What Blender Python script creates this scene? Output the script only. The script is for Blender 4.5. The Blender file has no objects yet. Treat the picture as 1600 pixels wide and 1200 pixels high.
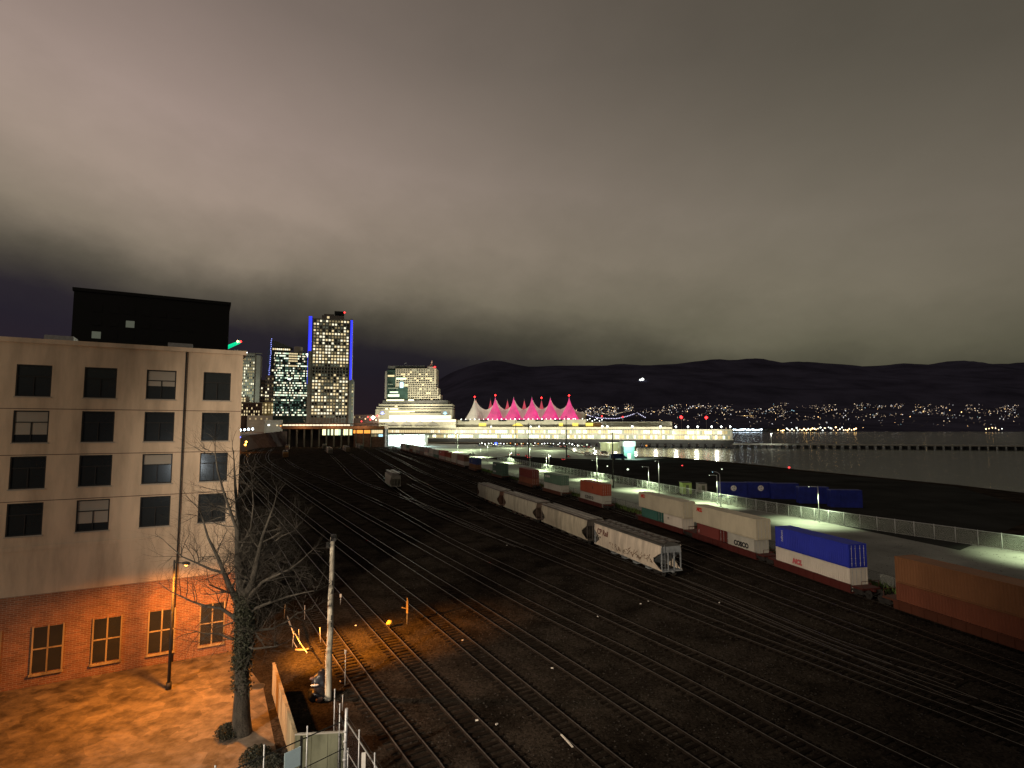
import bpy, bmesh, math, random
from mathutils import Vector, Matrix
R = math.radians
S = bpy.context.scene
col = S.collection
# ------------------------------------------------------------------ camera
CAMZ = 19.0
PITCH = math.atan(68/867.0)
cd = bpy.data.cameras.new('camera'); cam = bpy.data.objects.new('camera', cd); col.objects.link(cam)
cam.location = (0, 0, CAMZ); cam.rotation_euler = (R(90)+PITCH, 0, 0)
cd.sensor_width = 36; cd.lens = 36*867/1600.0; cd.clip_start = 0.1; cd.clip_end = 40000
S.camera = cam
S.view_settings.view_transform = 'Standard'; S.view_settings.look = 'None'
S.view_settings.exposure = 0.0; S.view_settings.gamma = 1
S.cycles.use_denoising = True
S.cycles.max_bounces = 5; S.cycles.diffuse_bounces = 2; S.cycles.glossy_bounces = 3
S.cycles.transparent_max_bounces = 12
S.cycles.sample_clamp_indirect = 4.0
S.cycles.caustics_reflective = False; S.cycles.caustics_refractive = False
# ------------------------------------------------------------------ world: night overcast lit by the city
w = bpy.data.worlds.new('World'); S.world = w; w.use_nodes = True
N = w.node_tree.nodes; L = w.node_tree.links; N.clear()
def nd(t, **k):
    n = N.new(t)
    for a, b in k.items(): setattr(n, a, b)
    return n
def mth(op, a, b=None, c=None, clamp=False):
    n = nd('ShaderNodeMath', operation=op); n.use_clamp = clamp
    for i, v in enumerate((a, b, c)):
        if v is None: continue
        if isinstance(v, (int, float)): n.inputs[i].default_value = v
        else: L.new(v, n.inputs[i])
    return n.outputs[0]
tc = nd('ShaderNodeTexCoord'); sp = nd('ShaderNodeSeparateXYZ'); L.new(tc.outputs['Generated'], sp.inputs[0])
X_, Y_, Z_ = sp.outputs
mp = nd('ShaderNodeMapping'); mp.inputs['Scale'].default_value = (1.3, 1.0, 2.0); mp.inputs['Location'].default_value = (3.1, 0.4, 1.2)
mp.inputs['Rotation'].default_value = (0, R(-24), 0)
L.new(tc.outputs['Generated'], mp.inputs[0])
n1 = nd('ShaderNodeTexNoise'); n1.inputs['Scale'].default_value = 1.5; n1.inputs['Detail'].default_value = 5; n1.inputs['Roughness'].default_value = .52
n1.inputs['Distortion'].default_value = .6
L.new(mp.outputs[0], n1.inputs['Vector'])
n2 = nd('ShaderNodeTexNoise'); n2.inputs['Scale'].default_value = 7; n2.inputs['Detail'].default_value = 6; n2.inputs['Roughness'].default_value = .6
L.new(mp.outputs[0], n2.inputs['Vector'])
f1 = mth('SUBTRACT', n1.outputs['Fac'], .5); f2 = mth('SUBTRACT', n2.outputs['Fac'], .5)
u = mth('ADD', mth('ADD', Z_, .030), mth('MULTIPLY', X_, .15))
u = mth('ADD', u, mth('MULTIPLY', f1, .13)); u = mth('ADD', u, mth('MULTIPLY', f2, .035))
rmp = nd('ShaderNodeValToRGB'); L.new(u, rmp.inputs[0])
def lin(c): return tuple((v/255/12.92 if v/255 <= .04045 else ((v/255+.055)/1.055)**2.4) for v in c)
stops = [(0.0, (32, 25, 30)), (.085, (29, 26, 33)), (.118, (34, 31, 36)), (.146, (54, 51, 46)), (.178, (74, 70, 60)),
         (.235, (114, 106, 92)), (.33, (133, 121, 109)), (.43, (132, 119, 110)), (.60, (104, 94, 87)), (.85, (76, 68, 62))]
cr = rmp.color_ramp
while len(cr.elements) < len(stops): cr.elements.new(.5)
for e, (p, c) in zip(cr.elements, stops): e.position = p; e.color = (*lin(c), 1)
# brighter, pinker glow over the city on the left, dimmer and greener to the right
azf = mth('MULTIPLY', X_, -.56); gl = mth('ADD', 1.07, azf)
gl = mth('MULTIPLY', gl, mth('ADD', 1.0, mth('MULTIPLY', f1, .50)))
gl = mth('MULTIPLY', gl, mth('ADD', 1.0, mth('MULTIPLY', f2, .22)))
gl = mth('MINIMUM', mth('MAXIMUM', gl, .35), 1.6)
tn = nd('ShaderNodeMix', data_type='RGBA'); tn.inputs[6].default_value = (1.04, .99, 1.0, 1); tn.inputs[7].default_value = (.93, 1.0, .90, 1)
L.new(mth('ADD', mth('MULTIPLY', X_, 1.1), .5, clamp=True), tn.inputs[0])
m1 = nd('ShaderNodeMix', data_type='RGBA', blend_type='MULTIPLY'); m1.inputs[0].default_value = 1
L.new(rmp.outputs[0], m1.inputs[6]); L.new(tn.outputs[2], m1.inputs[7])
bg = nd('ShaderNodeBackground'); L.new(m1.outputs[2], bg.inputs[0]); L.new(gl, bg.inputs[1])
ow = nd('ShaderNodeOutputWorld'); L.new(bg.outputs[0], ow.inputs[0])
# ------------------------------------------------------------------ added unseen spots: yard fill, facade fill and near-fence fill
def lamp(name, kind, loc, energy, color, size=.3, aim=None, cone=None, blend=.8, parent=None):
    l = bpy.data.lights.new(name, kind); l.energy = energy; l.color = color; l.shadow_soft_size = size
    o = bpy.data.objects.new(name, l); col.objects.link(o); o.location = loc
    if aim is not None: o.rotation_euler = (Vector(aim)-Vector(loc)).to_track_quat('-Z', 'Y').to_euler()
    if cone: l.spot_size = R(cone); l.spot_blend = blend
    if parent is not None: o.parent = parent
    return o
# unseen warm spot assumed beside the viewpoint, added to light the parked trains
lamp('yard_fill_light', 'SPOT', (-34, -6, 24), 175000, (1.0, .80, .58), 1.0, (24, 100, 3), 56, .9)
lamp('facade_fill_light', 'SPOT', (-44, 18, 17), 4500, (1.0, .78, .55), 1.0, (-33, 44, 17), 78, .6)  # unseen warm spot added to brighten the beige facade
# unseen spot assumed below the viewpoint, added to whiten the near fence and pole
lamp('fence_fill_light', 'SPOT', (-3.0, 3, 13), 3000, (.86, .95, 1.0), .4, (-14, 33, 4), 62, .7)
# ------------------------------------------------------------------ helpers
CPI, SPI = math.cos(PITCH), math.sin(PITCH)
def ray(px, py):
    a, b = px-800.0, 600.0-py
    return Vector((a, 867*CPI-b*SPI, 867*SPI+b*CPI))
def G(px, py, z=0.0):
    d = ray(px, py); t = (z-CAMZ)/d.z
    return Vector((d.x*t, d.y*t, z))
def W(px, py, Y):
    d = ray(px, py); t = Y/d.y
    return Vector((d.x*t, Y, CAMZ+d.z*t))
def tag(o, label=None, cat=None, group=None, kind=None):
    if label: o['label'] = label
    if cat: o['category'] = cat
    if group: o['group'] = group
    if kind: o['kind'] = kind
    return o
def thing(name, label, cat, loc=(0, 0, 0), rz=0, group=None):
    o = bpy.data.objects.new(name, None); col.objects.link(o); o.empty_display_size = .5
    o.location = loc; o.rotation_euler = (0, 0, rz)
    return tag(o, label, cat, group)
def mk(name, me, parent=None, loc=None, rot=None):
    o = bpy.data.objects.new(name, me); col.objects.link(o)
    if parent is not None: o.parent = parent
    if loc is not None: o.location = loc
    if rot is not None: o.rotation_euler = rot
    return o
class MB:
    def __init__(s): s.v = []; s.f = []; s.mi = []; s.m = 0; s.sm = []
    def quad(s, *p):
        n = len(s.v); s.v += [tuple(q) for q in p]; s.f.append(tuple(range(n, n+len(p)))); s.mi.append(s.m); s.sm.append(False)
    def box(s, x0, x1, y0, y1, z0, z1):
        n = len(s.v)
        s.v += [(x0, y0, z0), (x1, y0, z0), (x1, y1, z0), (x0, y1, z0), (x0, y0, z1), (x1, y0, z1), (x1, y1, z1), (x0, y1, z1)]
        for q in ((0, 3, 2, 1), (4, 5, 6, 7), (0, 1, 5, 4), (1, 2, 6, 5), (2, 3, 7, 6), (3, 0, 4, 7)):
            s.f.append(tuple(n+i for i in q)); s.mi.append(s.m); s.sm.append(False)
        return s
    def rbox(s, c, sx, sy, sz, rz=0):
        n0 = len(s.v); s.box(-sx/2, sx/2, -sy/2, sy/2, -sz/2, sz/2)
        ca, sa = math.cos(rz), math.sin(rz)
        for i in range(n0, len(s.v)):
            x, y, z = s.v[i]; s.v[i] = (c[0]+x*ca-y*sa, c[1]+x*sa+y*ca, c[2]+z)
        return s
    def tube(s, p0, p1, r0, r1=None, n=6, cap=True):
        r1 = r0 if r1 is None else r1
        p0, p1 = Vector(p0), Vector(p1); d = (p1-p0)
        if d.length < 1e-6: return s
        d.normalize(); a = d.orthogonal().normalized(); b = d.cross(a); k = len(s.v)
        for p, r in ((p0, r0), (p1, r1)):
            for i in range(n):
                t = 2*math.pi*i/n; s.v.append(tuple(p+a*math.cos(t)*r+b*math.sin(t)*r))
        for i in range(n):
            j = (i+1) % n; s.f.append((k+i, k+j, k+n+j, k+n+i)); s.mi.append(s.m); s.sm.append(n > 5)
        if cap:
            s.f.append(tuple(k+i for i in reversed(range(n)))); s.f.append(tuple(k+n+i for i in range(n))); s.mi += [s.m]*2; s.sm += [False]*2
        return s
    def skin(s, pts, rad, n=12):
        k = len(s.v); P_ = [Vector(p) for p in pts]; ref = Vector((1, 0, 0)) if abs((P_[-1]-P_[0]).normalized().x) < .9 else Vector((0, 1, 0))
        for i, p in enumerate(P_):
            d = (P_[min(i+1, len(P_)-1)]-P_[max(i-1, 0)]).normalized(); a = (ref-d*ref.dot(d)).normalized(); b = d.cross(a)
            for q in range(n): t = 2*math.pi*q/n; s.v.append(tuple(p+(a*math.cos(t)+b*math.sin(t))*rad[i]))
        for i in range(len(P_)-1):
            for q in range(n):
                j = (q+1) % n; s.f.append((k+i*n+q, k+i*n+j, k+(i+1)*n+j, k+(i+1)*n+q)); s.mi.append(s.m); s.sm.append(True)
        for i in (0, len(P_)-1): s.f.append(tuple(k+i*n+q for q in range(n))); s.mi.append(s.m); s.sm.append(False)
        return s
    def path(s, pts, rad, n=6):
        if n >= 8: return s.skin(pts, rad if isinstance(rad, (list, tuple)) else [rad]*len(pts), n)
        for i in range(len(pts)-1):
            r0 = rad[i] if isinstance(rad, (list, tuple)) else rad; r1 = rad[i+1] if isinstance(rad, (list, tuple)) else rad
            s.tube(pts[i], pts[i+1], r0, r1, n, True)
        return s
    def lathe(s, prof, n=12, c=(0, 0, 0), rx=1, ry=1):
        k = len(s.v)
        for r, z in prof:
            for i in range(n):
                t = 2*math.pi*i/n; s.v.append((c[0]+math.cos(t)*r*rx, c[1]+math.sin(t)*r*ry, c[2]+z))
        for a in range(len(prof)-1):
            for i in range(n):
                j = (i+1) % n; s.f.append((k+a*n+i, k+a*n+j, k+(a+1)*n+j, k+(a+1)*n+i)); s.mi.append(s.m); s.sm.append(True)
        return s
    def prism(s, poly, z0, z1):
        n = len(poly); k = len(s.v)
        s.v += [(p[0], p[1], z0) for p in poly]+[(p[0], p[1], z1) for p in poly]
        s.f.append(tuple(k+i for i in reversed(range(n)))); s.f.append(tuple(k+n+i for i in range(n))); s.mi += [s.m]*2; s.sm += [False]*2
        for i in range(n):
            j = (i+1) % n; s.f.append((k+i, k+j, k+n+j, k+n+i)); s.mi.append(s.m); s.sm.append(False)
        return s
    def octa(s, c, r, rz=None):
        rz = rz or r; k = len(s.v); x, y, z = c
        s.v += [(x+r, y, z), (x, y+r, z), (x-r, y, z), (x, y-r, z), (x, y, z+rz), (x, y, z-rz)]
        for a, b, d in ((0, 1, 4), (1, 2, 4), (2, 3, 4), (3, 0, 4), (1, 0, 5), (2, 1, 5), (3, 2, 5), (0, 3, 5)):
            s.f.append((k+a, k+b, k+d)); s.mi.append(s.m); s.sm.append(False)
    def mesh(s, name, mats):
        me = bpy.data.meshes.new(name); me.from_pydata(s.v, [], s.f)
        for m in (mats if isinstance(mats, (list, tuple)) else [mats]): me.materials.append(m)
        me.polygons.foreach_set('material_index', s.mi); me.polygons.foreach_set('use_smooth', s.sm)
        me.update(); return me
    def build(s, name, mats, parent=None, loc=None, rot=None):
        return mk(name, s.mesh(name, mats), parent, loc, rot)
# ------------------------------------------------------------------ materials
def pm(name, c, rough=.75, metal=0.0, var=.25, scale=1.5, bump=0.0, bscale=20, c2=None, streak=0, spec=.35):
    m = bpy.data.materials.new(name); m.use_nodes = True; t = m.node_tree; b = t.nodes['Principled BSDF']
    b.inputs['Roughness'].default_value = rough; b.inputs['Metallic'].default_value = metal
    b.inputs['Specular IOR Level'].default_value = spec
    tc = t.nodes.new('ShaderNodeTexCoord'); vec = tc.outputs['Object']
    if streak:
        mpp = t.nodes.new('ShaderNodeMapping'); mpp.inputs['Scale'].default_value = (1, 1, 1/streak); t.links.new(vec, mpp.inputs[0]); vec = mpp.outputs[0]
    n = t.nodes.new('ShaderNodeTexNoise'); n.inputs['Scale'].default_value = scale; n.inputs['Detail'].default_value = 6; n.inputs['Roughness'].default_value = .62
    t.links.new(vec, n.inputs['Vector'])
    r = t.nodes.new('ShaderNodeValToRGB'); t.links.new(n.outputs['Fac'], r.inputs[0])
    c2 = c2 or tuple(v*(1-var) for v in c); hi = tuple(min(1, v*(1+var*.5)) for v in c)
    r.color_ramp.elements[0].position = .32; r.color_ramp.elements[0].color = (*c2, 1)
    r.color_ramp.elements[1].position = .62; r.color_ramp.elements[1].color = (*hi, 1)
    t.links.new(r.outputs[0], b.inputs['Base Color'])
    if bump:
        n2 = t.nodes.new('ShaderNodeTexNoise'); n2.inputs['Scale'].default_value = bscale; n2.inputs['Detail'].default_value = 4
        t.links.new(tc.outputs['Object'], n2.inputs['Vector'])
        bp = t.nodes.new('ShaderNodeBump'); bp.inputs['Strength'].default_value = min(1, bump); bp.inputs['Distance'].default_value = bump*.1
        t.links.new(n2.outputs['Fac'], bp.inputs['Height']); t.links.new(bp.outputs[0], b.inputs['Normal'])
    return m
def em(name, c, st, sample=False):
    m = bpy.data.materials.new(name); m.use_nodes = True; t = m.node_tree; b = t.nodes['Principled BSDF']
    b.inputs['Base Color'].default_value = (*[min(.8, v*.5) for v in c], 1); b.inputs['Roughness'].default_value = .4
    b.inputs['Emission Color'].default_value = (*c, 1); b.inputs['Emission Strength'].default_value = st
    if not sample: m.cycles.emission_sampling = 'NONE'
    return m
M = {}
M['ballast'] = pm('ballast', (.032, .027, .022), .95, 0, .6, .22, .8, 9, spec=0)
M['lane'] = pm('lane_dirt', (.17, .14, .11), .7, 0, .5, .8, 1.0, 1.6, c2=(.05, .04, .032))
def speck(m, sc, lo, hi):
    t = m.node_tree; b = t.nodes['Principled BSDF']; r = [n for n in t.nodes if n.bl_idname == 'ShaderNodeValToRGB'][0]; tc = t.nodes.new('ShaderNodeTexCoord')
    v = t.nodes.new('ShaderNodeTexVoronoi'); v.inputs['Scale'].default_value = sc; t.links.new(tc.outputs['Object'], v.inputs['Vector'])
    mr = t.nodes.new('ShaderNodeMapRange'); mr.inputs['To Min'].default_value = lo; mr.inputs['To Max'].default_value = hi; t.links.new(v.outputs['Color'], mr.inputs['Value'])
    mx = t.nodes.new('ShaderNodeMix'); mx.data_type = 'RGBA'; mx.blend_type = 'MULTIPLY'; mx.inputs[0].default_value = 1; t.links.new(r.outputs[0], mx.inputs[6]); t.links.new(mr.outputs[0], mx.inputs[7]); t.links.new(mx.outputs[2], b.inputs['Base Color'])
speck(M['ballast'], 7, .45, 1.7); speck(M['lane'], 1.1, .55, 1.25)
M['sleeper'] = pm('sleeper_wood', (.022, .018, .015), .95, 0, .5, 1.2, spec=0)
M['rail'] = pm('rail_steel', (.20, .18, .165), .45, .7, .35, 3)
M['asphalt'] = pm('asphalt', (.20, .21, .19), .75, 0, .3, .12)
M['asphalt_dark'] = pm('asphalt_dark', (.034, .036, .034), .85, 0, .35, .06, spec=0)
M['concrete'] = pm('concrete', (.34, .33, .30), .85, 0, .3, .4)
M['concrete_dark'] = pm('concrete_dark', (.10, .10, .095), .9, 0, .4, .3)
M['paint_white'] = pm('paint_white', (.72, .70, .66), .5, 0, .15, .8)
M['galv'] = pm('galvanised', (.50, .52, .54), .5, .4, .2, 4)
M['dark_metal'] = pm('dark_metal', (.035, .034, .033), .6, .2, .3, 3)
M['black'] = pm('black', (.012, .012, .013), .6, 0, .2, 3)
M['stucco'] = pm('stucco', (.52, .42, .32), .9, 0, .28, .7, .3, 30, streak=5)
M['brick'] = pm('brick', (.30, .14, .08), .9, 0, .4, 1.2)
def brickm():
    m = M['brick']; t = m.node_tree; b = t.nodes['Principled BSDF']; br = t.nodes.new('ShaderNodeTexBrick'); tc = t.nodes.new('ShaderNodeTexCoord'); mpp = t.nodes.new('ShaderNodeMapping')
    mpp.inputs['Rotation'].default_value = (R(-90), 0, 0); t.links.new(tc.outputs['Object'], mpp.inputs[0]); t.links.new(mpp.outputs[0], br.inputs['Vector'])
    br.inputs['Scale'].default_value = 1.0; br.inputs['Brick Width'].default_value = .42; br.inputs['Row Height'].default_value = .14; br.inputs['Mortar Size'].default_value = .014
    br.inputs['Color1'].default_value = (.30, .13, .07, 1); br.inputs['Color2'].default_value = (.19, .085, .05, 1); br.inputs['Mortar'].default_value = (.34, .30, .25, 1)
    mx = t.nodes.new('ShaderNodeMix'); mx.data_type = 'RGBA'; mx.blend_type = 'MULTIPLY'; mx.inputs[0].default_value = .5
    rp = [n for n in t.nodes if n.bl_idname == 'ShaderNodeValToRGB'][0]; rp.color_ramp.elements[0].color = (.45, .42, .4, 1); rp.color_ramp.elements[1].color = (1, 1, 1, 1); rp.id_data
    t.links.new(br.outputs['Color'], mx.inputs[6]); t.links.new(rp.outputs[0], mx.inputs[7]); t.links.new(mx.outputs[2], b.inputs['Base Color'])
brickm()
M['brick_dark'] = pm('brick_dark', (.10, .060, .048), .9, 0, .4, .4)
M['stone'] = pm('stone_cladding', (.30, .28, .25), .8, 0, .2, .1)
M['cream'] = pm('cream_concrete', (.45, .42, .33), .8, 0, .15, .1)
M['glass_dark'] = pm('dark_glass', (.02, .024, .028), .12, 0, .3, .2, spec=.8)
M['glass_green'] = pm('green_glass', (.035, .07, .062), .15, 0, .4, .1, spec=.8)
M['wood'] = pm('weathered_planks', (.34, .27, .17), .85, 0, .45, 2.0, streak=12)
M['pole'] = pm('pole_wood', (.52, .49, .41), .85, 0, .5, 3.2, .4, 12, c2=(.20, .18, .14), streak=6)
M['bark'] = pm('bark', (.042, .038, .032), .95, 0, .6, 3.5, .9, 9, c2=(.016, .015, .013), streak=3)
M['ivy'] = pm('ivy_leaf', (.024, .027, .017), .6, 0, .5, 3)
M['grass'] = pm('grass_blade', (.10, .16, .04), .8, 0, .5, .6)
M['moss'] = pm('mossy_plywood', (.13, .14, .10), .9, 0, .5, 1.0, .3, 8, c2=(.05, .055, .035), streak=3)
M['sign'] = pm('sign_board', (.62, .80, .86), .5, 0, .05, 2)
M['rubber'] = pm('tyre', (.02, .02, .02), .9, 0, .2, 3)
M['rock'] = pm('hillside_forest', (.065, .065, .105), 1, 0, .4, .002, spec=0)
for k, c, s in (('w_warm', (1, .80, .44), .92), ('w_white', (1, .92, .66), 1.25), ('w_dim', (.85, .68, .36), .24), ('w_green', (.76, 1, .70), 1.1),
                ('w_pale', (.88, 1, .76), 1.6), ('w_cyan', (.45, .8, 1), 1.6), ('w_yellow', (1, .78, .12), 1.1), ('w_orange', (1, .36, .06), 1.4),
                ('g_faint', (.30, .60, .46), .16), ('w_faint', (.50, .55, .42), .12), ('w_hot', (.95, 1, .93), 4.5), ('w_lemon', (1, .96, .50), 1.9),
                ('red', (1, .02, .02), 9), ('red_soft', (1, .06, .06), 2.2), ('blue', (.03, .04, 1), 1.7), ('blue_dot', (.30, .35, 1), 3.0), ('green', (.0, .85, .38), .85),
                ('magenta', (1, .05, .6), 3), ('lamp_white', (.93, 1, .95), 14), ('lamp_warm', (1, .62, .25), 12), ('lamp_cool', (.72, .88, 1), 12),
                ('lamp_orange', (1, .42, .06), 12), ('dot_warm', (1, .76, .48), 3.2), ('dot_white', (.95, .95, 1), 3.2), ('dot_dim', (1, .72, .5), 1.1), ('blue_lamp', (.05, .1, 1), 5)):
    M[k] = em(k, c, s)
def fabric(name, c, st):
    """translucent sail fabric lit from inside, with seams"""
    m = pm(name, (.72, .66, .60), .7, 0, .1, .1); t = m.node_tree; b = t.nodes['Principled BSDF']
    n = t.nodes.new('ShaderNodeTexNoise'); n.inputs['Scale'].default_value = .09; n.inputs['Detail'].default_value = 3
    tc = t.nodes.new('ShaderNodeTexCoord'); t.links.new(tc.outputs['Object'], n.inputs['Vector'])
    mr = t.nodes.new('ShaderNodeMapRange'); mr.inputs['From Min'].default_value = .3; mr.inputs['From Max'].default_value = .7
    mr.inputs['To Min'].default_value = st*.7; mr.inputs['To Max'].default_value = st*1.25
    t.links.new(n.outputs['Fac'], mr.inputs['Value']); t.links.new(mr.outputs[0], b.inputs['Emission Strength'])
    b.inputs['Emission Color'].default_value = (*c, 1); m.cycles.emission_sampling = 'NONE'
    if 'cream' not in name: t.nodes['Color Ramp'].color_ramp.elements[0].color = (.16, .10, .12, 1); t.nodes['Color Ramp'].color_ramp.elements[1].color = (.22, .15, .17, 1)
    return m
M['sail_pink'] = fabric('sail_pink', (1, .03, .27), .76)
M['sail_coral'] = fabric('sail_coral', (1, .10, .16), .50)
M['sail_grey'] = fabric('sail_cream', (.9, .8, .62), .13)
def chainlink(name, c, pitch, wire):
    m = bpy.data.materials.new(name); m.use_nodes = True; t = m.node_tree; b = t.nodes['Principled BSDF']
    b.inputs['Base Color'].default_value = (*c, 1); b.inputs['Roughness'].default_value = .5; b.inputs['Metallic'].default_value = .3
    tc = t.nodes.new('ShaderNodeTexCoord'); se = t.nodes.new('ShaderNodeSeparateXYZ'); t.links.new(tc.outputs['Object'], se.inputs[0])
    def mm(op, a, b_=None):
        n = t.nodes.new('ShaderNodeMath'); n.operation = op
        for i, v in enumerate((a, b_)):
            if v is None: continue
            if isinstance(v, (int, float)): n.inputs[i].default_value = v
            else: t.links.new(v, n.inputs[i])
        return n.outputs[0]
    p = mm('ADD', se.outputs[0], se.outputs[2]); q = mm('SUBTRACT', se.outputs[0], se.outputs[2])
    a1 = mm('LESS_THAN', mm('PINGPONG', mm('ADD', p, 500.0), pitch/2), wire); a2 = mm('LESS_THAN', mm('PINGPONG', mm('ADD', q, 500.0), pitch/2), wire)
    t.links.new(mm('MAXIMUM', a1, a2), b.inputs['Alpha'])
    return m
M['link'] = chainlink('chain_link_wire', (.55, .60, .55), .09, .0055)
M['link_near'] = chainlink('near_chain_link_wire', (.22, .23, .24), .07, .0009)
def water():
    m = bpy.data.materials.new('harbour_water'); m.use_nodes = True; t = m.node_tree; b = t.nodes['Principled BSDF']
    b.inputs['Base Color'].default_value = (.012, .014, .014, 1); b.inputs['Roughness'].default_value = .16; b.inputs['IOR'].default_value = 1.33
    tc = t.nodes.new('ShaderNodeTexCoord'); mpp = t.nodes.new('ShaderNodeMapping'); mpp.inputs['Scale'].default_value = (.25, .9, 1)
    t.links.new(tc.outputs['Object'], mpp.inputs[0])
    n = t.nodes.new('ShaderNodeTexNoise'); n.inputs['Scale'].default_value = .55; n.inputs['Detail'].default_value = 5; t.links.new(mpp.outputs[0], n.inputs['Vector'])
    bp = t.nodes.new('ShaderNodeBump'); bp.inputs['Strength'].default_value = .8; bp.inputs['Distance'].default_value = .20
    t.links.new(n.outputs['Fac'], bp.inputs['Height']); t.links.new(bp.outputs[0], b.inputs['Normal'])
    return m
M['water'] = water()
def catmull(P, step=4.0):
    P = [Vector(p[:2]) for p in P]; out = []
    Q = [P[0]*2-P[1]]+P+[P[-1]*2-P[-2]]
    for i in range(1, len(Q)-2):
        a, b, c, d = Q[i-1:i+3]; n = max(2, int((c-b).length/step))
        for k in range(n):
            t = k/n; out.append(.5*((2*b)+(c-a)*t+(2*a-5*b+4*c-d)*t*t+(3*b-a-3*c+d)*t**3))
    out.append(P[-1]); return out
def offs(P, o):
    out = []
    for i, p in enumerate(P):
        d = (P[min(i+1, len(P)-1)]-P[max(i-1, 0)]).normalized(); out.append(Vector((p.x-d.y*o, p.y+d.x*o)))
    return out
FONT_ = None
def text(body, size, mat, parent, loc, rot=(R(90), 0, 0), name='lettering', ext=.01, bold=0, label=None, shear=0, sx=1):
    cu = bpy.data.curves.new('t', 'FONT'); cu.body = body; cu.size = size; cu.extrude = ext; cu.offset = bold; cu.shear = shear; cu.align_x = 'CENTER'; cu.align_y = 'CENTER'
    o = bpy.data.objects.new('t', cu); col.objects.link(o); dg = bpy.context.evaluated_depsgraph_get()
    me = bpy.data.meshes.new_from_object(o.evaluated_get(dg)); me.name = name; bpy.data.objects.remove(o)
    me.materials.clear(); me.materials.append(mat)
    r = mk(name, me, parent, loc, rot); r.scale = (sx, 1, 1); return tag(r, label)
from mathutils import noise as mn
# ================================================================== SETTING
shore = [G(1700, 782), G(1500, 758), G(1250, 734), G(1210, 729), G(1150, 723), G(1040, 713.5), G(960, 713.5), G(906, 708), G(885, 700)]
shore = [(p.x, p.y) for p in shore]
land = [(-2600, -300), (900, -300), (900, 150), (420, 150)]+shore+[(40, 690), (-60, 800), (-70, 1500), (-2600, 1500)]
mb = MB(); mb.quad(*[(x, y, 0) for x, y in land]); tag(mb.build('ground', M['ballast']), kind='structure')
mb = MB()
sw = [(900, 150), (420, 150)]+shore+[(40, 690), (-60, 800)]
for a, b in zip(sw, sw[1:]): mb.quad((a[0], a[1], -6), (b[0], b[1], -6), (b[0], b[1], .0), (a[0], a[1], .0))
tag(mb.build('quay_edge', M['concrete_dark']), kind='structure')
mb = MB(); mb.quad((-3000, 60, -4), (9000, 60, -4), (9000, 3400, -4), (-3000, 3400, -4)); tag(mb.build('water', M['water']), kind='structure')
def hillh(x, y):
    a = x/y; tp = min(1, max(0, (a+.30)/.26)); tp = tp*tp*(3-2*tp)
    low = 255*min(1, max(0, (y-3150)/2500))**1.1*(1-.12*mn.noise((x/700, y/900, 3)))
    hi = 800*min(1, max(0, (y-5600)/3300))**.8
    r = 1+.20*mn.noise((x/1900, y/2600, 1.5))+.08*mn.noise((x/500, y/700, 5))
    v = max(0, (low+hi*r)*tp)
    return v-5.5+min(4, (y-3050)/20) if y > 3050 else -8
mb = MB(); nx, ny = 120, 50; k0 = 0
for j in range(ny+1):
    for i in range(nx+1):
        y = 3000+(9400-3000)*(j/ny)**1.15; x = (-.62+1.9*i/nx)*y*1.0
        mb.v.append((x, y, hillh(x, y)))
for j in range(ny):
    for i in range(nx):
        a = j*(nx+1)+i; mb.f.append((a, a+1, a+nx+2, a+nx+1)); mb.mi.append(0); mb.sm.append(True)
tag(mb.build('hills', M['rock']), kind='structure')
# lit road beside the yard, paved apron beyond it, dark reclaimed lot, dirt lane on the left
def sheet(name, pts, m, z):
    b = MB(); b.quad(*[(p[0], p[1], z) for p in pts]); return tag(b.build(name, m), kind='structure')
T11 = catmull([(56, -20), (51.5, 20), (41.5, 57), (36, 80), (31, 100), (22, 132), (14.6, 155), (7, 177), (-3.5, 209), (-16, 246), (-33, 300), (-62, 384), (-105, 505), (-145, 620), (-165, 680)], 3)
FEN = catmull([(118, 20), (92, 62), (72, 96), (60.7, 117), (53.5, 136), (46, 158), (35.8, 192), (25.4, 223), (14.4, 254), (-6, 318), (-32, 400), (-60, 500)], 4)
r0 = offs(T11, -6.5); r0 = [p for p in r0 if 5 < p.y < 560]
sheet('road', [(p.x, p.y) for p in r0]+[(-40, 640)]+[(p.x+.8, p.y) for p in reversed(FEN)], M['asphalt'], .006)
apron = [G(660, 712), G(725, 719), G(800, 712.5), G(900, 717), G(1000, 719), G(1042, 715.5), G(1000, 714.3), G(960, 714.3), G(905, 709), G(884, 701), G(860, 696), G(700, 694), G(600, 692)]
sheet('paved_apron', [(p.x, p.y) for p in apron], M['asphalt'], .010)
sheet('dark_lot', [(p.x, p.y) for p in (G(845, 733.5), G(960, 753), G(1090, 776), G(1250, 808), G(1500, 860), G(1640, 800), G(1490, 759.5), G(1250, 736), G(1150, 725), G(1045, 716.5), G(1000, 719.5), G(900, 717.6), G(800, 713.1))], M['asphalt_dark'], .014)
sheet('lane', [(-60, 10), (-9.9, 18), (-12.7, 32.1), (-18.3, 42.4), (-26, 52), (-60, 75)], M['lane'], .005)
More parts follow.
